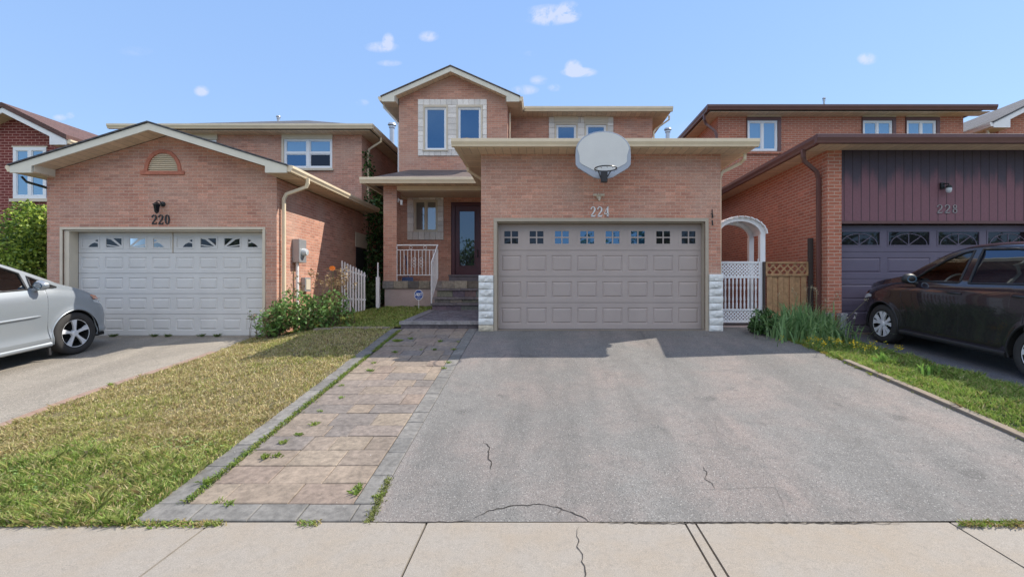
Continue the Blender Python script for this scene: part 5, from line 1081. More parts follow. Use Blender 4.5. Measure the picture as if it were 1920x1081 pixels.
def make_car(name, label, loc, pitch_ang, C, group=None):
    rt = empty(name, loc, label, C['cat'], None, (pitch_ang, 0, 0))
    top, belt, plan = spline(C['top']), spline(C['belt']), spline(C['plan']); sill, Wd = C['sill'], C['W'] / 2; hub, AR = C['hub'], C['arch']; s0, s1 = C['top'][0][0], C['top'][-1][0]
    wheels = [0, -C['base']]; tum = C['tumble']; edge = C['edge']
    prof = spline(C['prof'])      # relative height 0..1 between sill and belt -> inset of the side in metres
    def zbot(s):
        z = sill + (C['nose_lift'] * smooth((s - (s1 - .35)) / .35)) + (C['nose_lift'] * smooth(((s0 + .35) - s) / .35))
        for wc in wheels:
            if abs(s - wc) < AR: z = max(z, hub + math.sqrt(AR * AR - (s - wc) ** 2) - .0)
        return z
    def bz(s): return min(belt(s), top(s) - .012)
    def side_x(s, z):
        b = bz(s); w_ = Wd * plan(s)
        if z <= b:
            t = max(0, (z - sill) / max(.05, b - sill)); x = w_ - prof(t)
            for wc in wheels:   # flared arches
                d = math.hypot(s - wc, z - hub); x += .022 * math.exp(-((d - AR) / .05) ** 2)
            return x
        return w_ - prof(1.0) - .015 - tum * (z - b) - .12 * (max(0, z - b)) ** 2
    st = set(np.arange(s0, s1 + .001, .035).round(4)) | {s1}
    for wc in wheels:
        for k in range(25): st.add(round(wc + AR * math.cos(math.pi * k / 24), 4))
        st.add(round(wc + AR + .001, 4)); st.add(round(wc - AR - .001, 4))
    for d in C['seams']: st |= {d, round(d + .0005, 4)}
    for k in range(14): st.add(round(s1 - .16 * (k / 14) ** 2, 4)); st.add(round(s0 + .16 * (k / 14) ** 2, 4))
    st = sorted(s for s in st if s0 <= s <= s1); NB, NG, NTP = 16, 12, 12
    def section(s):
        b, t, zb = bz(s), top(s), zbot(s); pts = []
        zb = min(zb, b - .02); gh = t - b
        for i in range(NB + 1): z = zb + (b - zb) * i / NB; pts.append((side_x(s, z), z))
        cr = C['crown'] * min(1, .35 + gh * 1.2) if gh > .05 else gh * .9
        ze = max(b + .004, t - cr)
        for i in range(1, NG + 1): z = b + (ze - b) * i / NG; pts.append((side_x(s, z), z))
        xe, ze = pts[-1]
        for i in range(1, NTP + 1):
            u = i / NTP; pts.append((xe * math.cos(math.pi / 2 * u), ze + (t - ze) * math.sin(math.pi / 2 * u) ** .8))
        return pts
    secs = [section(s) for s in st]; n = len(secs[0])
    groups = {}
    def put(key, quad_):
        mb = groups.setdefault(key, {'v': {}, 'f': []}); ids = []
        for q in quad_:
            q = tuple(round(a, 5) for a in q)
            if q not in mb['v']: mb['v'][q] = len(mb['v'])
            ids.append(mb['v'][q])
        if len(set(ids)) > 2: mb['f'].append([i for k, i in enumerate(ids) if i not in ids[:k]])
    seams = C['seams']
    for i in range(len(st) - 1):
        sa, sb = st[i], st[i + 1]; sm = (sa + sb) / 2
        for j in range(n - 1):
            A = secs[i][j]; B = secs[i][j + 1]; Cc = secs[i + 1][j + 1]; D = secs[i + 1][j]; zm = (A[1] + B[1] + Cc[1] + D[1]) / 4; xm = (A[0] + B[0] + Cc[0] + D[0]) / 4
            if sb - sa < .0008 and j < NB and sm in C['seams']: continue
            for sg in (1, -1):
                key = 'body'
                if j < NB + NG and j >= NB - 1:
                    hit = [k for k, w_ in enumerate(C['windows']) if in_poly((sm, zm), w_)]
                    if hit: continue
                if j >= NB + NG - 1 and C['ws'][0] < sm < C['ws'][1] and xm < C['wsx']: key = 'windshield'
                if j >= NB + NG and C['rw'][0] < sm < C['rw'][1] and xm < C['wsx'] - .05: key = 'rear_window'
                if j >= NB + NG and sm > C['hood'][0] and sm < C['hood'][1]: key = 'hood'
                if key == 'body' and j < NB:
                    for k, (a, b, zlo) in enumerate(C['doors']):
                        if a < sm < b and zm > zlo: key = 'door%d%s' % (k, 'L' if sg < 0 else 'R')
                q = [(A[0] * sg, sa, A[1]), (B[0] * sg, sa, B[1]), (Cc[0] * sg, sb, Cc[1]), (D[0] * sg, sb, D[1])]
                if sg < 0: q = q[::-1]
                put(key, q)
    # nose and tail caps
    for s, sec in ((st[0], secs[0]), (st[-1], secs[-1])):
        for j in range(n - 1):
            A, B = sec[j], sec[j + 1]; put('body', [(A[0], s, A[1]), (B[0], s, B[1]), (-B[0], s, B[1]), (-A[0], s, A[1])])
    P_ = C['paint']; made = {}
    for key, d in groups.items():
        nm = 'door' if key.startswith('door') else key
        me = bpy.data.meshes.new(nm); me.from_pydata(list(d['v'].keys()), [], d['f']); me.materials.append({'windshield': M['car_glass_tint'], 'rear_window': M['car_glass_tint']}.get(key, P_))
        bm = bmesh.new(); bm.from_mesh(me); bmesh.ops.recalc_face_normals(bm, faces=bm.faces); bm.to_mesh(me); bm.free()
        me.polygons.foreach_set('use_smooth', [True] * len(me.polygons)); me.set_sharp_from_angle(angle=R(38)); o = bpy.data.objects.new(nm, me); scn.collection.objects.link(o); o.parent = rt; made[key] = o
    # side glass with dark surround, seams, handles
    for k, w_ in enumerate(C['windows']):
        for sg in (1, -1):
            lo, hi = min(p[0] for p in w_), max(p[0] for p in w_); N_ = 24; mb = MB(); vs = []; rows = 6
            for i in range(N_ + 1):
                s = lo + .0005 + (hi - lo - .001) * i / N_; zs = []
                for (x0, y0), (x1, y1) in zip(w_, w_[1:] + w_[:1]):
                    if (x0 - s) * (x1 - s) <= 0 and abs(x1 - x0) > 1e-6: zs.append(y0 + (y1 - y0) * (s - x0) / (x1 - x0))
                a, b = min(zs), max(zs)
                for r_ in range(rows + 1): z = a + (b - a) * r_ / rows; vs.append((sg * (side_x(s, z) - .006), s, z))
            mb.add(vs, [(i * (rows + 1) + r_, (i + 1) * (rows + 1) + r_, (i + 1) * (rows + 1) + r_ + 1, i * (rows + 1) + r_ + 1) for i in range(N_) for r_ in range(rows)])
            gl = mb.build('side_window', M['car_glass'] if k < C['clear'] else M['car_glass_tint'], rt, local=True, smooth=60)
            loop = []
            for (x0, y0), (x1, y1) in zip(w_, w_[1:] + w_[:1]):
                m_ = max(1, int(math.hypot(x1 - x0, y1 - y0) / .06))
                for t in range(m_): s, z = x0 + (x1 - x0) * t / m_, y0 + (y1 - y0) * t / m_; loop.append((sg * (side_x(s, z) + .0), s, z))
            mb = MB(); mb.tube(loop + loop[:2], .017, 6, cap=False); mb.build('window_seal', M['plastic_dark'], gl, local=True, smooth=60)
    for s in C['seams']:
        for sg in (1, -1):
            mb = MB(); b = bz(s) - .01; mb.tube([(sg * (side_x(s, z) - .002), s + C['seam_curve'](s, (z - sill) / (b - sill)), z) for z in [sill + .10 + (b - sill - .10) * i / 14 for i in range(15)]], .0035, 4); mb.build('door_gap', M['plastic_dark'], rt, local=True)
    for k, (a, b, zlo) in enumerate(C['doors']):
        for sg, nm in ((1, 'R'), (-1, 'L')):
            d = made.get('door%d%s' % (k, nm)); s, z = C['handles'][k]; x = side_x(s, z)
            if d is None: continue
            mb = MB(); mb.tube([(sg * (x - .005), s - .11, z), (sg * (x + .035), s - .08, z + .004), (sg * (x + .035), s + .06, z + .004), (sg * (x - .005), s + .09, z)], [.012, .016, .016, .012], 8); mb.build('handle', C['handle_mat'], d, local=True, smooth=60)
    # lower cladding / sill
    for sg in (1, -1):
        mb = MB(); a, b = -C['base'] + AR + .02, -AR - .02; pts = [(sg * (side_x(a + (b - a) * i / 12, sill + .02) - .02), a + (b - a) * i / 12, sill + .01) for i in range(13)]; mb.tube(pts, .045, 8); mb.build('sill', C['sill_mat'], rt, local=True, smooth=60)
        if C.get('trim'):
            mb = MB(); z = C['trim'][2]; a, b = C['trim'][:2]; mb.tube([(sg * (side_x(a + (b - a) * i / 12, z) + .003), a + (b - a) * i / 12, z) for i in range(13)], [.012] + [.02] * 11 + [.01], 8); mb.build('side_moulding', P_, rt, local=True, smooth=60)
        for wc in wheels:       # arch lips
            mb = MB(); mb.tube([(sg * (side_x(wc + AR * math.cos(a), hub + AR * math.sin(a)) - .004), wc + AR * math.cos(a), hub + AR * math.sin(a)) for a in [-.25 + (math.pi + .5) * i / 26 for i in range(27)]], .013, 6); mb.build('arch_lip', C['lip_mat'], rt, local=True, smooth=60)
            mb = MB(); mb.lathe([(AR - .003, -.30), (AR - .003, -.02)], (sg * Wd, wc, hub), 'x', 32) if sg > 0 else mb.lathe([(AR - .003, .30), (AR - .003, .02)], (sg * Wd, wc, hub), 'x', 32)
            # keep only the part above the sill
            fs = []; mb2 = MB()
            for f in mb.f:
                if sum(mb.v[i][2] for i in f) / len(f) > sill + .04: mb2.add([mb.v[i] for i in f], [tuple(range(len(f)))])
            xx = sg * (Wd - .30); mb2.add([(xx, wc + AR * math.cos(math.pi * i / 20), hub + AR * math.sin(math.pi * i / 20)) for i in range(21)] + [(xx, wc - AR, sill), (xx, wc + AR, sill)], [tuple(range(23))]); mb2.build('wheel_well', M['black'], rt, local=True, fix=False)
    mb = MB(); mb.box(-Wd + .1, Wd - .1, s0 + .35, s1 - .3, sill - .04, sill + .02); mb.build('underbody', M['black'], rt, local=True)
    # wheels
    for wc in wheels:
        for sg in (1, -1):
            r_ = C['tyre']; x = sg * (Wd - .13); mb = MB(); p = [(r_ * .66, -.10), (r_ * .72, -.112), (r_ * .9, -.115), (r_ * .975, -.095), (r_, -.07), (r_, .07), (r_ * .975, .095), (r_ * .9, .115), (r_ * .72, .112), (r_ * .66, .10), (r_ * .66, -.10)]
            mb.lathe(p, (x, wc, hub), 'x', 48); ty = mb.build('wheel', M['rubber'], rt, local=True, smooth=50)
            mb = MB(); ri = r_ * .70; o = sg * .10; mb.lathe([(ri, sg * .105), (ri * .95, sg * .108), (ri * .91, sg * .09), (ri * .89, -sg * .06), (ri * .2, -sg * .065), (.001, -sg * .065)], (x, wc, hub), 'x', 40, 1)
            mb.lathe([(ri * 1.0, sg * .106), (ri * .90, sg * .098)], (x, wc, hub), 'x', 40, 0)
            ns, tw = C['spokes']
            for i in range(ns):
                a = 2 * math.pi * i / ns + math.pi / 2
                for dd in tw:
                    def pt(r__, da, ox): return (x + sg * ox, wc + r__ * math.cos(a + da), hub + r__ * math.sin(a + da))
                    w0, w1, w2 = C['spoke_w']; q = [pt(ri * .16, dd * .5 - w0, .09), pt(ri * .16, dd * .5 + w0, .09), pt(ri * .55, dd * .8 + w1, .100), pt(ri * .93, dd + w2, .098), pt(ri * .93, dd - w2, .098), pt(ri * .55, dd * .8 - w1, .100)]
                    q2 = [(v[0] - sg * .03, v[1], v[2]) for v in q]; mb.add(q + q2, [(0, 1, 2, 5), (5, 2, 3, 4)] + [(i_, (i_ + 1) % 6, (i_ + 1) % 6 + 6, i_ + 6) for i_ in range(6)], 0)
            mb.lathe([(.001, sg * .104), (ri * .15, sg * .104), (ri * .22, sg * .09), (ri * .24, sg * .05)], (x, wc, hub), 'x', 20, 0); mb.build('rim', [M['alloy'], M['black']], ty, local=True, smooth=35, fix=False)
    # mirrors
    for sg in (1, -1):
        s, z = C['mirror']; x = side_x(s, z) ; mb = MB(); prof_ = [(.001, -.075), (.06, -.065), (.085, -.02), (.085, .03), (.06, .055), (.001, .06)]
        vs = MB(); vs.lathe(prof_, (0, 0, 0), 'y', 16); mb.add([(sg * (x + .13) + v[0] * 1.35, s + v[1] * .9, z + .05 + v[2] * 1.0) for v in vs.v], vs.f); mb.tube([(sg * (x - .02), s - .03, z - .03), (sg * (x + .08), s - .01, z - .01)], [.04, .028], 8)
        mi = mb.build('side_mirror', C['mirror_mat'], rt, local=True, smooth=50); mb = MB(); mb.lathe([(.001, -.069), (.058, -.067)], (0, 0, 0), 'y', 16); 
        mb.v = [(sg * (x + .13) + v[0] * 1.4, s + v[1] * .9, z + .05 + v[2]) for v in mb.v]; mb.build('mirror_glass', M['glass_light'], mi, local=True, fix=False)
    # lamps follow the body surface
    def patch(nm, s_a, s_b, za, zb, mat, off=.006, shape=None):
        for sg in (1, -1):
            mb = MB(); vs = []; N_ = 10
            for i in range(N_ + 1):
                u = i / N_; s = s_a + (s_b - s_a) * u; lo, hi = (shape(u) if shape else (0, 1))
                for j in range(5): z = min(za(s) + (zb(s) - za(s)) * (lo + (hi - lo) * j / 4), top(s) - .01); vs.append((sg * (side_x(s, z) + off), s, z))
            mb.add(vs, [(i * 5 + j, (i + 1) * 5 + j, (i + 1) * 5 + j + 1, i * 5 + j + 1) for i in range(N_) for j in range(4)]); mb.build(nm, mat, rt, local=True, smooth=60)
    for a in C['patches']: patch(*a)
    # front fascia
    yf = s1 + .004; mb = MB()
    for i in range(4): z = C['grille'][0] + i * .045; mb.box(-C['grille'][2], C['grille'][2], yf, yf + .02, z, z + .022)
    mb.box(-C['grille'][2], C['grille'][2], yf - .002, yf + .004, C['grille'][0] - .02, C['grille'][0] + .18); mb.build('grille', M['plastic_dark'], rt, local=True)
    # interior
    mb = MB(); zf = sill + .12; mb.box(-Wd + .14, Wd - .14, s0 + .5, C['ws'][1] - .1, zf, zf + .03); mb.box(-Wd + .13, -Wd + .16, s0 + .6, C['ws'][1] - .15, zf, belt(-1) - .05); mb.box(Wd - .16, Wd - .13, s0 + .6, C['ws'][1] - .15, zf, belt(-1) - .05); mb.build('cabin_floor', M['interior'], rt, local=True)
    mb = MB(); d0 = C['dash']; b = belt(-.9); mb.box(-Wd + .17, Wd - .17, d0, C['ws'][1] - .12, zf + .3, b - .06); mb.box(-.62, -.18, d0 - .04, d0 + .2, b - .06, b + .02); mb.build('dashboard', M['interior'], rt, local=True, bevel=.03)
    mb = MB(); a = R(62); c = Vector((-.40, d0 - .12, b - .02)); mb.tube([c + Vector((.185 * math.cos(t * .2618), -.185 * math.sin(t * .2618) * math.cos(a), .185 * math.sin(t * .2618) * math.sin(a))) for t in range(26)], .014, 6, cap=False)
    mb.tube([c + Vector((-.18, 0, 0)), c + Vector((0, .03, -.02)), c + Vector((.18, 0, 0))], .012, 6); mb.tube([c, c + Vector((0, .15, -.08))], .025, 6); mb.build('steering_wheel', M['interior_light'], rt, local=True, smooth=60)
    for ss in C['seats']:
        for sx in (-.40, .40):
            mb = MB(); mb.box(sx - .25, sx + .25, ss - .05, ss + .45, zf + .25, zf + .42); mb.build('seat', M['interior'], rt, local=True, bevel=.05)
            mb = MB(); mb.prism([(sx - .24, ss + .04, zf + .35), (sx - .24, ss - .12, zf + .38), (sx - .24, ss - .30, zf + 1.02), (sx - .24, ss - .19, zf + 1.02)], (.48, 0, 0)); mb.prism([(sx - .12, ss - .23, zf + 1.05), (sx - .12, ss - .32, zf + 1.05), (sx - .12, ss - .35, zf + 1.22), (sx - .12, ss - .27, zf + 1.22)], (.24, 0, 0)); mb.build('seat_back', M['interior'], rt, local=True, bevel=.03)
    return rt
SUV = dict(cat='car', W=1.86, base=2.69, hub=.35, tyre=.35, arch=.405, sill=.27, nose_lift=.06, tumble=.30, crown=.10, edge=.1, paint=M['dark_paint'],
    top=[(-3.64, .62), (-3.63, .80), (-3.60, 1.02), (-3.50, 1.22), (-3.34, 1.50), (-3.22, 1.60), (-2.9, 1.655), (-2.3, 1.69), (-1.8, 1.69), (-1.42, 1.675), (-1.12, 1.605), (-.75, 1.42), (-.38, 1.215), (-.1, 1.155), (.2, 1.10), (.5, 1.025), (.68, .95), (.77, .86), (.81, .75), (.83, .58)],
    belt=[(-3.64, .55), (-3.58, .95), (-3.4, 1.17), (-2.6, 1.14), (-1.6, 1.10), (-.8, 1.075), (-.35, 1.05), (0, 1.005), (.35, .93), (.6, .84), (.76, .72), (.83, .52)],
    plan=[(-3.64, .74), (-3.60, .83), (-3.45, .93), (-3.1, .985), (-2.4, 1.0), (-1, 1.0), (-.2, .995), (.2, .98), (.45, .94), (.62, .87), (.74, .77), (.80, .68), (.83, .56)],
    prof=[(0, .05), (.12, .02), (.28, .022), (.45, .012), (.7, .0), (.84, .004), (.93, .03), (1, .065)],
    windows=[[(-.56, 1.09), (-.80, 1.265), (-1.08, 1.43), (-1.32, 1.53), (-1.48, 1.565), (-1.45, 1.105)], [(-1.60, 1.11), (-1.61, 1.582), (-2.1, 1.585), (-2.36, 1.56), (-2.52, 1.15)], [(-2.63, 1.165), (-2.47, 1.555), (-2.85, 1.53), (-3.08, 1.45), (-3.25, 1.22)]],
    clear=1, ws=(-1.28, -.36), wsx=.66, rw=(-3.45, -3.26), hood=(-.33, .66), doors=[(-1.54, -.44, .36), (-2.56, -1.54, .36)], seams=[-.44, -1.54, -2.56], seam_curve=lambda s, t: (.10 * math.sin(t * 2.2) if s < -2.5 else 0), handles=[(-1.45, .97), (-2.42, 1.0)],
    handle_mat=M['plastic_dark'], sill_mat=M['plastic_dark'], lip_mat=M['plastic_dark'], mirror_mat=M['plastic_dark'], mirror=(-.62, 1.13), spokes=(5, (-.27, .27)), spoke_w=(.5, .15, .17), grille=(.55, 0, .42), dash=-.75, seats=(-1.55, -2.5),
    patches=[('headlight', .30, .76, lambda s: .74 + .0 * s, lambda s: .90 - .14 * smooth((s - .4) / .35), M['lamp_clear'], .006, lambda u: (.5 - .5 * u, .75 + .25 * u)), ('turn_signal', .48, .74, lambda s: .855 - .1 * (s - .5), lambda s: .935 - .2 * (s - .5), M['lamp_orange'], .018), ('tail_light', -3.60, -3.35, lambda s: .92, lambda s: 1.12, M['lamp_red'], .006)])
for k_ in ('top', 'belt'): SUV[k_] = [(a, b * (1 + .065 * smooth((b - .5) / .5))) for a, b in SUV[k_]]
SUV['windows'] = [[(a, b * 1.065 - (.0 if b < 1.3 else .005)) for a, b in w_] for w_ in SUV['windows']]; SUV['handles'] = [(a, b * 1.06) for a, b in SUV['handles']]; SUV['mirror'] = (-.66, 1.15)
suv = make_car('parked_car', 'dark brown compact SUV parked before the slate garage door on the right', (6.39 + .967, 8.80, g(6.6, 8.80)), math.atan(.075), SUV); suv.scale = (1.04, 1.04, 1.04)
VAN = dict(cat='van', W=2.0, base=3.15, hub=.385, tyre=.385, arch=.435, sill=.28, nose_lift=.10, tumble=.27, crown=.12, edge=.1, paint=M['silver'],
    top=[(-4.30, .62), (-4.29, .9), (-4.24, 1.3), (-4.1, 1.80), (-3.9, 1.98), (-3.4, 2.03), (-2.4, 2.05), (-1.8, 2.03), (-1.35, 1.955), (-1.0, 1.835), (-.6, 1.63), (-.3, 1.455), (-.08, 1.33), (.15, 1.25), (.4, 1.15), (.6, 1.05), (.76, .92), (.86, .78), (.90, .64), (.91, .52)],
    belt=[(-4.30, .55), (-4.2, 1.1), (-3.9, 1.28), (-2, 1.26), (-1, 1.24), (-.3, 1.225), (0, 1.175), (.3, 1.08), (.55, .96), (.75, .80), (.86, .66), (.91, .46)],
    plan=[(-4.30, .80), (-4.24, .88), (-4.0, .96), (-3.4, .99), (-2.4, 1.0), (-.6, 1.0), (-.1, .99), (.25, .965), (.5, .92), (.68, .85), (.80, .76), (.88, .66), (.91, .55)],
    prof=[(0, .03), (.1, .0), (.25, .028), (.45, .012), (.7, .0), (.85, .006), (.94, .03), (1, .06)],
    windows=[[(-.20, 1.25), (-.38, 1.345), (-.60, 1.475), (-.60, 1.255)], [(-.67, 1.26), (-.70, 1.53), (-1.0, 1.69), (-1.35, 1.82), (-1.72, 1.87), (-1.70, 1.27)], [(-1.84, 1.275), (-1.86, 1.88), (-2.8, 1.89), (-2.78, 1.29)], [(-2.92, 1.295), (-2.94, 1.885), (-3.6, 1.86), (-4.0, 1.66), (-4.08, 1.32)]],
    clear=2, ws=(-1.35, -.16), wsx=.76, rw=(-4.22, -4.05), hood=(-.10, .74), doors=[(-1.77, -.46, .38), (-2.86, -1.77, .38)], seams=[-.46, -1.77, -2.86], seam_curve=lambda s, t: (.07 * t ** 2 - .02 if s > -1 else 0), handles=[(-1.6, 1.06), (-1.95, 1.06)],
    handle_mat=M['silver'], sill_mat=M['silver'], lip_mat=M['silver'], mirror_mat=M['silver'], mirror=(-.56, 1.27), spokes=(5, (0,)), spoke_w=(.42, .17, .19), grille=(.62, 0, .5), dash=-.65, seats=(-1.6, -2.7), trim=(-1.72, -.58, .80),
    patches=[('headlight', .42, .84, lambda s: .80, lambda s: .98 - .12 * smooth((s - .4) / .35), M['lamp_clear'], .006, lambda u: (.55 - .5 * u, .8 + .2 * u)), ('turn_signal', .44, .66, lambda s: .95 - .22 * (s - .5), lambda s: 1.03 - .25 * (s - .5), M['lamp_orange'], .02), ('tail_light', -4.26, -4.1, lambda s: .95, lambda s: 1.25, M['lamp_red'], .006)])
van = make_car('parked_van', 'silver minivan parked nose-in before the white garage door on the left', (-8.5 - 1.0, 8.53, g(-8.6, 8.53)), math.atan(.112), VAN)
for sg in (1, -1):
    mb = MB(); mb.box(sg * .96 - .02, sg * .96 + .02 - .0, -.50, -.465, .10, .36); mb.build('mud_flap', M['plastic_dark'], van, local=True)
# ------------------------------------------------------------ plants
def leaf_quads(mb, rng, pts, size, tints, elong=1.6, up=.3):
    for p in pts:
        s = size * rng.uniform(.6, 1.35); d = Vector((rng.gauss(0, 1), rng.gauss(0, 1), rng.gauss(up, .8))).normalized(); n = d.cross(Vector((rng.gauss(0, 1), rng.gauss(0, 1), rng.gauss(0, 1)))).normalized()
        p = Vector(p); k = rng.uniform(.75, 1.25); c = rng.choice(tints); e = s * elong
        mb.add([p, p + d * e * .5 + n * s * .45, p + d * e, p + d * e * .5 - n * s * .45], [(0, 1, 2, 3)], 0, tuple(min(1, a * k) for a in c))
def blob_pts(rng, c, r, n, shell=.35):
    out_ = []
    lob = [(Vector((rng.gauss(0, 1), rng.gauss(0, 1), rng.gauss(.3, 1))).normalized(), rng.uniform(.1, .42)) for _ in range(9)]
    while len(out_) < n:
        d = Vector((rng.gauss(0, 1), rng.gauss(0, 1), rng.gauss(0, 1))).normalized(); q = rng.random() ** shell; k = .72 + sum(a * max(0, d.dot(v) - .6) * 2.2 for v, a in lob)
        p = Vector((c[0] + d.x * r[0] * q * k, c[1] + d.y * r[1] * q * k, c[2] + d.z * r[2] * q * k))
        if p.z > g(p.x, p.y) + .02: out_.append(p)
    return out_
def shrub(name, label, cat, blobs, leaf, tints, seed, stems=10, base=None, group=None, elong=1.6):
    rng = random.Random(seed); bx, by = base or (blobs[0][0][0], blobs[0][0][1]); rt = empty(name, (bx, by, g(bx, by)), label, cat, group)
    mb = MB(); allp = []
    for c, r, n in blobs: ps = blob_pts(rng, c, r, n); allp += ps; leaf_quads(mb, rng, ps, leaf, tints, elong)
    mb.build('foliage', M['leaf'], rt, fix=False)
    mb = MB()
    for i in range(stems):
        q = rng.choice(allp); b = Vector((bx + rng.uniform(-.15, .15), by + rng.uniform(-.1, .1), g(bx, by) - .05)); mb.tube([b, b.lerp(q, .5) + Vector((rng.uniform(-.05, .05), 0, .06)), q], [.02, .013, .005], 5)
    mb.build('stems', M['bark'], rt); return rt
GREEN = [(.17, .31, .08), (.22, .38, .10), (.30, .46, .14), (.12, .22, .06), (.20, .16, .07)]
for k_, (bl, b, lab) in enumerate([([((-5.6, 9.72, 1.05), (.34, .34, .40), 800), ((-5.5, 9.8, 1.2), (.3, .3, .42), 500)], (-5.7, 9.72), 'leafy green shrub at the garage corner beside the white garage door'),
     ([((-5.05, 9.9, 1.22), (.52, .42, .52), 1500)], (-5.0, 9.9), 'leafy green shrub in the middle of the bed below the electric meter'),
     ([((-4.55, 10.0, 1.3), (.42, .38, .48), 950)], (-4.55, 10.0), 'leafy green shrub at the right end of the bed near the picket gate')]):
    shrub('shrub', lab, 'shrub', bl, .05, GREEN, 11 + k_, 14, b, 'shrubs in the bed beside the left garage')
def stalks(name, label, cat, x, y, n, h, spread, tint, seed, head=None, group=None, headmat='leaf', hsz=.02):
    rng = random.Random(seed); rt = empty(name, (x, y, g(x, y)), label, cat, group); mb = MB(); tips = []
    for i in range(n):
        b = Vector((x + rng.gauss(0, spread * .5), y + rng.gauss(0, spread * .4), g(x, y))); t = b + Vector((rng.gauss(0, spread * .5), rng.gauss(0, spread * .3), h * rng.uniform(.75, 1.1))); mb.tube([b, b.lerp(t, .5) + Vector((rng.uniform(-.03, .03), 0, 0)), t], [.006, .004, .003], 4, 0, tint); tips.append(t)
    mb.build('stems', M['leaf'], rt, fix=False)
    for t in tips:
        mb = MB(); ps = [t + Vector((rng.gauss(0, hsz), rng.gauss(0, hsz), rng.gauss(0, hsz * 1.4))) for _ in range(16)]; leaf_quads(mb, rng, ps, hsz, head); mb.build('flower_head', M['leaf'], rt, fix=False)
    return rt
stalks('dried_flower', 'dried brown flower stalks rising over the shrubs by the meter', 'dry plant', -4.95, 10.05, 16, 1.15, .5, (.25, .17, .08), 5, [(.30, .20, .10), (.36, .26, .14), (.24, .13, .08)], 'dried stalks', hsz=.035)
stalks('dried_flower', 'dried brown flower stalks in front of the picket gate', 'dry plant', -4.45, 10.2, 14, 1.1, .35, (.25, .17, .08), 6, [(.30, .20, .10), (.36, .26, .14)], 'dried stalks', hsz=.035)
stalks('dried_flower', 'dried stalks beside the white garage door corner', 'dry plant', -6.0, 9.7, 8, .55, .18, (.2, .15, .08), 8, [(.2, .14, .09), (.12, .16, .06)], 'dried stalks', hsz=.03)
# orange lily
x, y = -4.55, 9.95; rt = empty('lily_flower', (x, y, g(x, y)), 'single orange lily on a tall stem left of the picket gate', 'flower'); z = PZ(503, y); x2 = PX(624, y)
mb = MB(); mb.tube([(x + .05, y, g(x, y)), (x2 + .01, y, z - .3), (x2, y, z)], [.008, .006, .004], 5, 0, (.12, .2, .05)); mb.build('stem', M['leaf'], rt); mb = MB(); rng = random.Random(2)
for i in range(12): a = i * .5236; d = Vector((math.cos(a), -.4, math.sin(a) * .8 + .1)) * .075; n_ = Vector((-math.sin(a), 0, math.cos(a))) * .02; c = Vector((x2, y, z)); mb.add([c, c + d * .6 + n_, c + d, c + d * .6 - n_], [(0, 1, 2, 3)], 0, (.85, .20, .03) if i % 2 else (.9, .30, .04))
mb.build('petals', M['leaf'], rt, fix=False)
# iris clumps on the right
def blade_clump(name, label, x, y, n, h, spread, tints, seed, cat='iris plant', wd=.016, group='iris clumps beside the driveway', lean=.6):
    rng = random.Random(seed); mb = MB(); gz = g(x, y)
    for i in range(n):
        b = Vector((x + rng.gauss(0, spread * .35), y + rng.gauss(0, spread * .3), 0)); b.z = g(b.x, b.y); L_ = h * rng.uniform(.6, 1.15); a = rng.uniform(0, 6.283); ln = rng.uniform(.15, lean); d = Vector((math.cos(a), math.sin(a) * .8, 0)); s = Vector((-d.y, d.x, 0)) * wd * rng.uniform(.7, 1.3)
        s = (s + Vector((wd * .6, 0, 0))) * .8; c = rng.choice(tints); k = rng.uniform(.8, 1.2); pts = []
        for t in (0, .35, .65, .85, 1): pts.append(b + d * L_ * ln * t ** 1.9 + Vector((0, 0, L_ * (t - ln * .55 * t ** 3))))
        vs = []
        for j, p in enumerate(pts): ww = (1, 1, .85, .55, .05)[j]; vs += [p + s * ww, p - s * ww]
        mb.add(vs, [(2 * j, 2 * j + 1, 2 * j + 3, 2 * j + 2) for j in range(4)], 0, tuple(q * k for q in c))
    return tag(mb.build(name, M['leaf'], org=(x, y, gz), fix=False), label, cat, group)
IR = [(.24, .40, .16), (.32, .48, .21), (.19, .33, .14), (.40, .56, .27)]
blade_clump('iris_plant', 'tall iris clump standing directly before the dark fence post', PX(1510, 8.9), 8.9, 200, .82, .5, IR, 1)
blade_clump('iris_plant', 'arching iris clump spreading over the driveway edge below the cedar fence', PX(1480, 8.75), 8.75, 190, .68, .6, IR, 2, lean=.95)
blade_clump('iris_plant', 'low iris clump reaching right toward the dark car front wheel', PX(1550, 8.7), 8.7, 190, .62, .62, IR, 3, lean=1.0)
blade_clump('iris_plant', 'iris clump at the orange brick corner behind the others', PX(1535, 9.25), 9.2, 110, .7, .45, IR, 4)
shrub('low_plant', 'low dark green leafy plant at the foot of the arbor right post', 'plant', [((PX(1432, 9.1), 9.15, 1.05), (.32, .3, .28), 1100)], .045, [(.06, .13, .035), (.08, .17, .04), (.05, .10, .03)], 31, 6)
stalks('seed_stalk', 'pale seed heads on thin stalks rising from the iris', 'dry plant', PX(1515, 9.0), 9.0, 12, .95, .4, (.3, .28, .15), 15, [(.6, .55, .38), (.5, .42, .26)], None, hsz=.014)
stalks('white_flower', 'small white flowers on thin stalks near the dark car', 'flower', PX(1588, 8.9), 8.9, 5, .55, .15, (.12, .2, .06), 16, [(.75, .72, .72), (.7, .6, .62)], None, hsz=.014)
for i, (px, Y, lab) in enumerate(((1535, 7.95, 'yellow flower patch below the iris at the driveway edge'), (1615, 7.75, 'yellow flower patch in the grass below the dark car wheel'))):
    stalks('yellow_flower', lab, 'flower', PX(px, Y), Y, 18, .17, .42, (.12, .22, .04), 20 + i, [(.75, .55, .03), (.65, .5, .04), (.12, .22, .04)], 'yellow flowers beside the driveway', hsz=.016)
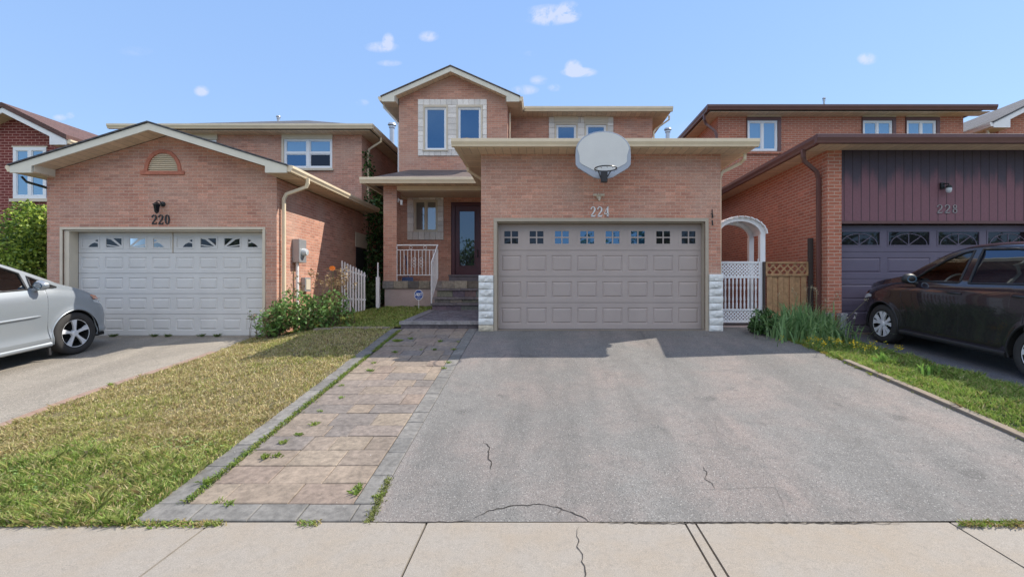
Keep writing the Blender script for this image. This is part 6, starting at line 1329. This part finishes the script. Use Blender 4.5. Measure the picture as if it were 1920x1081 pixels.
for i, (px, py, lab) in enumerate(((1660, 683, 'bright green leafy weed in the grass strip near the dark car'), (1735, 702, 'small pale green weed in the grass strip further along'))):
    p = gp(px, py); blade_clump('weed', lab, p.x, p.y, 45, .2, .16, [(.2, .36, .08), (.26, .42, .1)], 40 + i, 'weed', .014, 'weeds in the grass strip')
shrub('shrub', 'bright yellow green bush behind the silver van at the left edge', 'bush', [((-12.4, 11.2, 2.1), (.9, .8, 1.3), 9500), ((-12.1, 11.0, 3.0), (.5, .5, .95), 4500), ((-13.1, 11.3, 1.9), (.8, .7, 1.0), 5000)], .05, [(.30, .42, .06), (.42, .52, .08), (.19, .29, .05), (.09, .16, .035)], 50, 24, (-12.5, 11.2))
# ivy on the left house side wall
def ivy():
    rng = random.Random(77); rt = empty('ivy', (-5.6, 15.6, 1.25), 'dark green ivy climbing the side wall of the left house behind its downspout', 'ivy'); mb = MB(); ps = []
    while len(ps) < 7000:
        y, z = rng.uniform(14.6, 20), rng.uniform(1.3, 6.3); lim = 5.9 - abs(y - 15.0) * .28 + .35 * math.sin(y * 3.1)
        if z > lim or (y < 14.95 + .15 * math.sin(z * 4) and z > 3 and rng.random() < .6): continue
        ps.append((-5.64 + rng.random() ** 2 * (.34 if z < 5.2 else .16), y, z))
    leaf_quads(mb, rng, ps, .085, [(.055, .12, .035), (.08, .16, .04), (.04, .085, .03), (.10, .2, .05)], 1.2, -.3); mb.build('foliage', M['leaf'], rt, fix=False)
    mb = MB(); mb.tube([(-5.62, 14.6, 3.6), (-5.75, 14.535, 3.75), (-6.1, 14.53, 3.5), (-6.5, 14.53, 3.1)], [.014, .012, .01, .006], 5); mb.tube([(-5.63, 14.9, 1.2), (-5.63, 15.1, 3.0), (-5.62, 15.0, 5.0)], [.03, .022, .012], 6); mb.build('vine_stem', M['bark'], rt)
    mb = MB(); leaf_quads(mb, rng, [(-5.75 - .75 * t + rng.gauss(0, .02), 14.5 + rng.uniform(-.02, .03), 3.75 - .65 * t + rng.gauss(0, .05)) for t in [rng.random() for _ in range(60)]], .05, [(.07, .13, .035)], 1.2); mb.build('trailing_leaves', M['leaf'], rt, fix=False)
ivy()
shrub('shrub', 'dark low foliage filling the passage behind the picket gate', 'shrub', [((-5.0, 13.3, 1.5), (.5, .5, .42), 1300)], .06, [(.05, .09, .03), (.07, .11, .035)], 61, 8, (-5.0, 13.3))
# trees across the street, behind the camera: what the windows mirror
def tree(x, y, h, r_, seed):
    rng = random.Random(seed); rt = empty('street_tree', (x, y, g(x, y)), 'leafy tree across the street behind the viewer', 'tree', 'trees across the street'); z0 = g(x, y); mb = MB()
    mb.tube([(x, y, z0 - .1), (x + .1, y, z0 + h * .3), (x, y, z0 + h * .6)], [.2, .15, .07], 8)
    for k in range(7): a = k * .9; b = Vector((x + .05, y, z0 + h * (.3 + .04 * k))); mb.tube([b, b + Vector((math.cos(a) * r_ * .4, math.sin(a) * r_ * .4, h * .14)), b + Vector((math.cos(a) * r_ * .75, math.sin(a) * r_ * .75, h * .25))], [.08, .05, .02], 5)
    mb.build('trunk', M['bark'], rt, smooth=60); mb = MB(); ps = []
    for k in range(7): a = k * .9; ps += blob_pts(rng, (x + math.cos(a) * r_ * .45, y + math.sin(a) * r_ * .45, z0 + h * (.5 + .07 * (k % 4))), (r_ * .62, r_ * .62, h * .2), 380, .5)
    leaf_quads(mb, rng, ps, .26, [(.08, .15, .04), (.11, .19, .05), (.06, .11, .03)], 1.5); mb.build('crown', M['leaf'], rt, fix=False)
for i_, (x, y, h, r_) in enumerate(((-27, -24, 9, 4), (-19, -22, 8, 3.6), (-12.5, -24, 8.5, 3.8), (-6.5, -23, 8, 3.2), (-1.6, -25, 7, 2.6), (5.4, -24, 7.6, 2.6), (10.5, -23, 9, 3.6), (17, -25, 8.5, 4), (25, -23, 9, 4.2), (33, -22, 9, 4), (41, -24, 8, 4))): tree(x, y, h, r_, 200 + i_)
# ------------------------------------------------------------ grass
def grass(name, label_kind, areas, seed):
    """areas: list of (fx0, fx1, y0, y1, count, height, tintfn); all blades in one object"""
    rng = np.random.default_rng(seed); V, T = [], []
    for fx0, fx1, y0, y1, n, hfun, tintf in areas:
        u = rng.random(n); yy = y0 + (y1 - y0) * u ** 1.25 if callable(fx0) or True else 0
        for y in yy:
            y = float(y); a = fx0(y) if callable(fx0) else fx0; b = fx1(y) if callable(fx1) else fx1
            if b - a < .02: continue
            x = a + (b - a) * rng.random(); z = g(x, y); cv = mn.noise(Vector((x * 4.2, y * 4.2, 7))) + .6 * mn.noise(Vector((x * 13, y * 13, 2)))
            if cv < -.42 and rng.random() < .75: continue
            h = hfun(x, y) * rng.uniform(.5, 1.4) * (1 + 1.1 * max(-.5, cv)); an = rng.uniform(0, 6.283); w_ = rng.uniform(.0022, .0045) * (1 + y * .12)
            dx, dy = math.cos(an) * w_, math.sin(an) * w_; la = rng.uniform(0, 6.283); ln = h * rng.uniform(.2, 1.3); lx, ly = math.cos(la) * ln, math.sin(la) * ln
            V += [(x - dx, y - dy, z - .01), (x + dx, y + dy, z - .01), (x + dx * .7 + lx * .4, y + dy * .7 + ly * .4, z + h * .65), (x + lx, y + ly, z + h), (x - dx * .7 + lx * .4, y - dy * .7 + ly * .4, z + h * .65)]
            T.append(tintf(x, y, rng))
    n = len(T); me = bpy.data.meshes.new(name); me.vertices.add(5 * n); me.vertices.foreach_set('co', np.array(V, dtype=np.float32).ravel()); me.loops.add(5 * n); me.loops.foreach_set('vertex_index', np.arange(5 * n, dtype=np.int32))
    me.polygons.add(n); me.polygons.foreach_set('loop_start', np.arange(0, 5 * n, 5, dtype=np.int32)); me.update(calc_edges=True)
    at = me.attributes.new('tint', 'FLOAT_COLOR', 'FACE'); at.data.foreach_set('color', np.array([(*t, 1) for t in T], dtype=np.float32).ravel()); me.materials.append(M['grass'])
    o = bpy.data.objects.new(name, me); scn.collection.objects.link(o); return tag(o, kind='stuff', label=label_kind, cat='grass')
from mathutils import noise as mn
def pick(rng, L_): return L_[int(rng.integers(len(L_)))]
DRY = [(.56, .45, .22), (.64, .53, .30), (.44, .37, .17), (.50, .46, .19), (.74, .64, .40), (.38, .28, .14)]; GRN = [(.24, .35, .07), (.30, .42, .09), (.20, .29, .06), (.36, .46, .11)]; YG = [(.40, .42, .13), (.48, .47, .16), (.34, .38, .11)]
def lawn_t(x, y, rng):
    v = mn.noise(Vector((x * .9, y * .8, 3.1))) * .55 + mn.noise(Vector((x * 3.1, y * 3.1, 1))) * .25 + rng.normal() * .12
    gr = .9 * (4.6 - y) + v * 2.0 if y < 5.3 else -.42 + v * 1.5
    if y > 9.2: gr += .3
    if rng.random() < .36: return pick(rng, DRY if rng.random() < .6 else YG)
    if gr > .45: return pick(rng, GRN)
    if gr > -.12: return pick(rng, YG)
    return pick(rng, DRY)
def strip_t(x, y, rng):
    e = x - edge_r(y)
    return pick(rng, YG if rng.random() < .25 else [(.28, .42, .08), (.34, .48, .10), (.23, .36, .07), (.40, .50, .14)]) if rng.random() > .1 else pick(rng, DRY)
wav = lambda y: -6.10 + .06 * math.sin(y * 1.7)
grass('lawn_grass', 'patchy lawn, green near the sidewalk and dry yellow toward the house', [
    (wav, lambda y: -3.14, 3.52, 5.4, 62000, lambda x, y: .055 if y < 4.6 else .036, lawn_t), (wav, lambda y: -3.14, 5.0, 9.85, 62000, lambda x, y: .03, lawn_t),
    (lambda y: -5.6, lambda y: -3.02, 9.9, 13.0, 16000, lambda x, y: .04, lambda x, y, r_: pick(r_, YG if r_.random() < .5 else GRN)), (lambda y: -9.5, lambda y: -6.1, 3.52, 3.75, 2500, lambda x, y: .03, lambda x, y, r_: pick(r_, GRN))], 3)
grass('verge_grass', 'bright green grass strip between the two driveways on the right', [
    (lambda y: edge_r(y) + .06, lambda y: 5.96, 3.55, 9.6, 42000, lambda x, y: .05, strip_t)], 4)
# clover leaves in the green part of the lawn, tufts between pavers
mb = MB(); rng = random.Random(90)
for i in range(900):
    y = 3.6 + 1.3 * rng.random() ** 1.4; x = rng.uniform(-6.0, -3.2); z = g(x, y) + rng.uniform(.02, .05); k = rng.uniform(.8, 1.3); s = rng.uniform(.006, .012); a0 = rng.uniform(0, 6.28)
    if mn.noise(Vector((x * 2, y * 2, 9))) < -.05: continue
    for j in range(3):
        a = a0 + j * 2.09; d = Vector((math.cos(a), math.sin(a), rng.uniform(-.2, .35))) * s * 1.6; n_ = Vector((-math.sin(a), math.cos(a), 0)) * s; c = Vector((x, y, z)); mb.add([c, c + d * .7 + n_, c + d * 1.1, c + d * .7 - n_], [(0, 1, 2, 3)], 0, (.26 * k, .40 * k, .12 * k))
tag(mb.build('clover', M['leaf'], fix=False), 'clover leaves spread through the green front of the lawn', 'clover', kind='stuff')
mb = MB(); rng = random.Random(91)
def tuft(x, y, n, h, col):
    for i in range(n):
        b = Vector((x + rng.gauss(0, .02), y + rng.gauss(0, .015), 0)); b.z = g(b.x, b.y); a = rng.uniform(0, 6.28); d = Vector((math.cos(a), math.sin(a), 0)) * h * rng.uniform(.3, 1.2); s = Vector((-math.sin(a), math.cos(a), 0)) * .004; k = rng.uniform(.8, 1.2)
        mb.add([b - s, b + s, b + d * .5 + s + Vector((0, 0, h * .5)), b + d + Vector((0, 0, h * rng.uniform(.3, .9))), b + d * .5 - s + Vector((0, 0, h * .5))], [(0, 1, 2, 3, 4)], 0, tuple(q * k for q in col))
yt = 3.8
while yt < 9.5:
    if mn.noise(Vector((yt * 1.7, 4, 4))) > -.35: tuft(-2.92, yt, 9, .035, rng.choice([(.22, .30, .05), (.28, .3, .08), (.16, .25, .04)]))
    yt += .022
for px, py, n, h in [(497, 858, 30, .06), (520, 855, 25, .05), (590, 795, 24, .05), (560, 815, 22, .04), (530, 830, 24, .05), (600, 770, 14, .03), (640, 745, 16, .03), (695, 695, 30, .05), (740, 660, 24, .05), (745, 640, 40, .08), (700, 680, 20, .04), (825, 640, 30, .05), (815, 655, 24, .04), (850, 655, 22, .04), (770, 635, 30, .05), (840, 680, 22, .05), (832, 690, 18, .04), (390, 905, 22, .05), (385, 903, 20, .05), (410, 940, 20, .03), (668, 925, 26, .05), (672, 915, 20, .05), (430, 945, 20, .04), (640, 722, 20, .03), (790, 655, 14, .03), (860, 640, 14, .03), (208, 722, 26, .06), (660, 670, 24, .05), (1020 - 310, 930, 26, .04)]: p = gp(px, py); tuft(p.x, p.y, n, h, rng.choice([(.2, .3, .05), (.26, .34, .07)]))
for t in range(70): p = gp(690 + (727 - 690) * t / 70 + 3, 978 - (978 - 895) * t / 70); tuft(p.x, p.y, 5, .025, rng.choice([(.25, .28, .07), (.18, .2, .06)]))
for a, b, n in ((1800, 1868, 36), (1880, 1920, 24), (270, 420, 60), (560, 600, 10), (0, 260, 150)):
    for t in range(n): p = gp(a + (b - a) * t / n, 983 + rng.uniform(-3, 2)); tuft(p.x, p.y, 5, .04, rng.choice([(.2, .3, .05), (.28, .3, .08), (.4, .32, .14)]))
for t in range(60): y = 6.2 + t * .05; tuft(edge_r(y) + rng.gauss(.0, .03), y, 9, .05, rng.choice([(.3, .34, .07), (.45, .38, .08), (.24, .32, .06)]))
for t in range(40): y = 3.7 + t * .06; tuft(edge_r(y) + .0 + rng.gauss(0, .02), y, 3, .03, (.3, .34, .1))
for px in (195, 275, 300, 365, 395, 480): p = gp(px, 634); tuft(p.x, 9.98, 30, .09, (.12, .17, .05))
tag(mb.build('joint_weeds', M['leaf'], fix=False), 'small weeds and grass tufts growing in paver joints and driveway edges', 'weeds', kind='stuff')
# fallen dry leaves on the lawn and asphalt grit
mb = MB(); rng = random.Random(92)
for i in range(420):
    y = rng.uniform(3.7, 9.3); x = rng.uniform(-6, 5); k = rng.uniform(.6, 1.2); s = rng.uniform(.004, .009); z = g(x, y) + .006; a = rng.uniform(0, 6.28)
    c = rng.choice([(.5, .42, .32), (.12, .1, .08), (.35, .24, .14), (.6, .58, .55)]); d = Vector((math.cos(a), math.sin(a), 0)) * s; n_ = Vector((-math.sin(a), math.cos(a), 0)) * s * .6; q = Vector((x, y, z)); mb.add([q - d, q + n_ + Vector((0, 0, .003)), q + d, q - n_], [(0, 1, 2, 3)], 0, tuple(v * k for v in c))
tag(mb.build('litter', M['leaf'], fix=False), 'scattered grit and dry leaf bits on the ground', 'litter', kind='stuff')
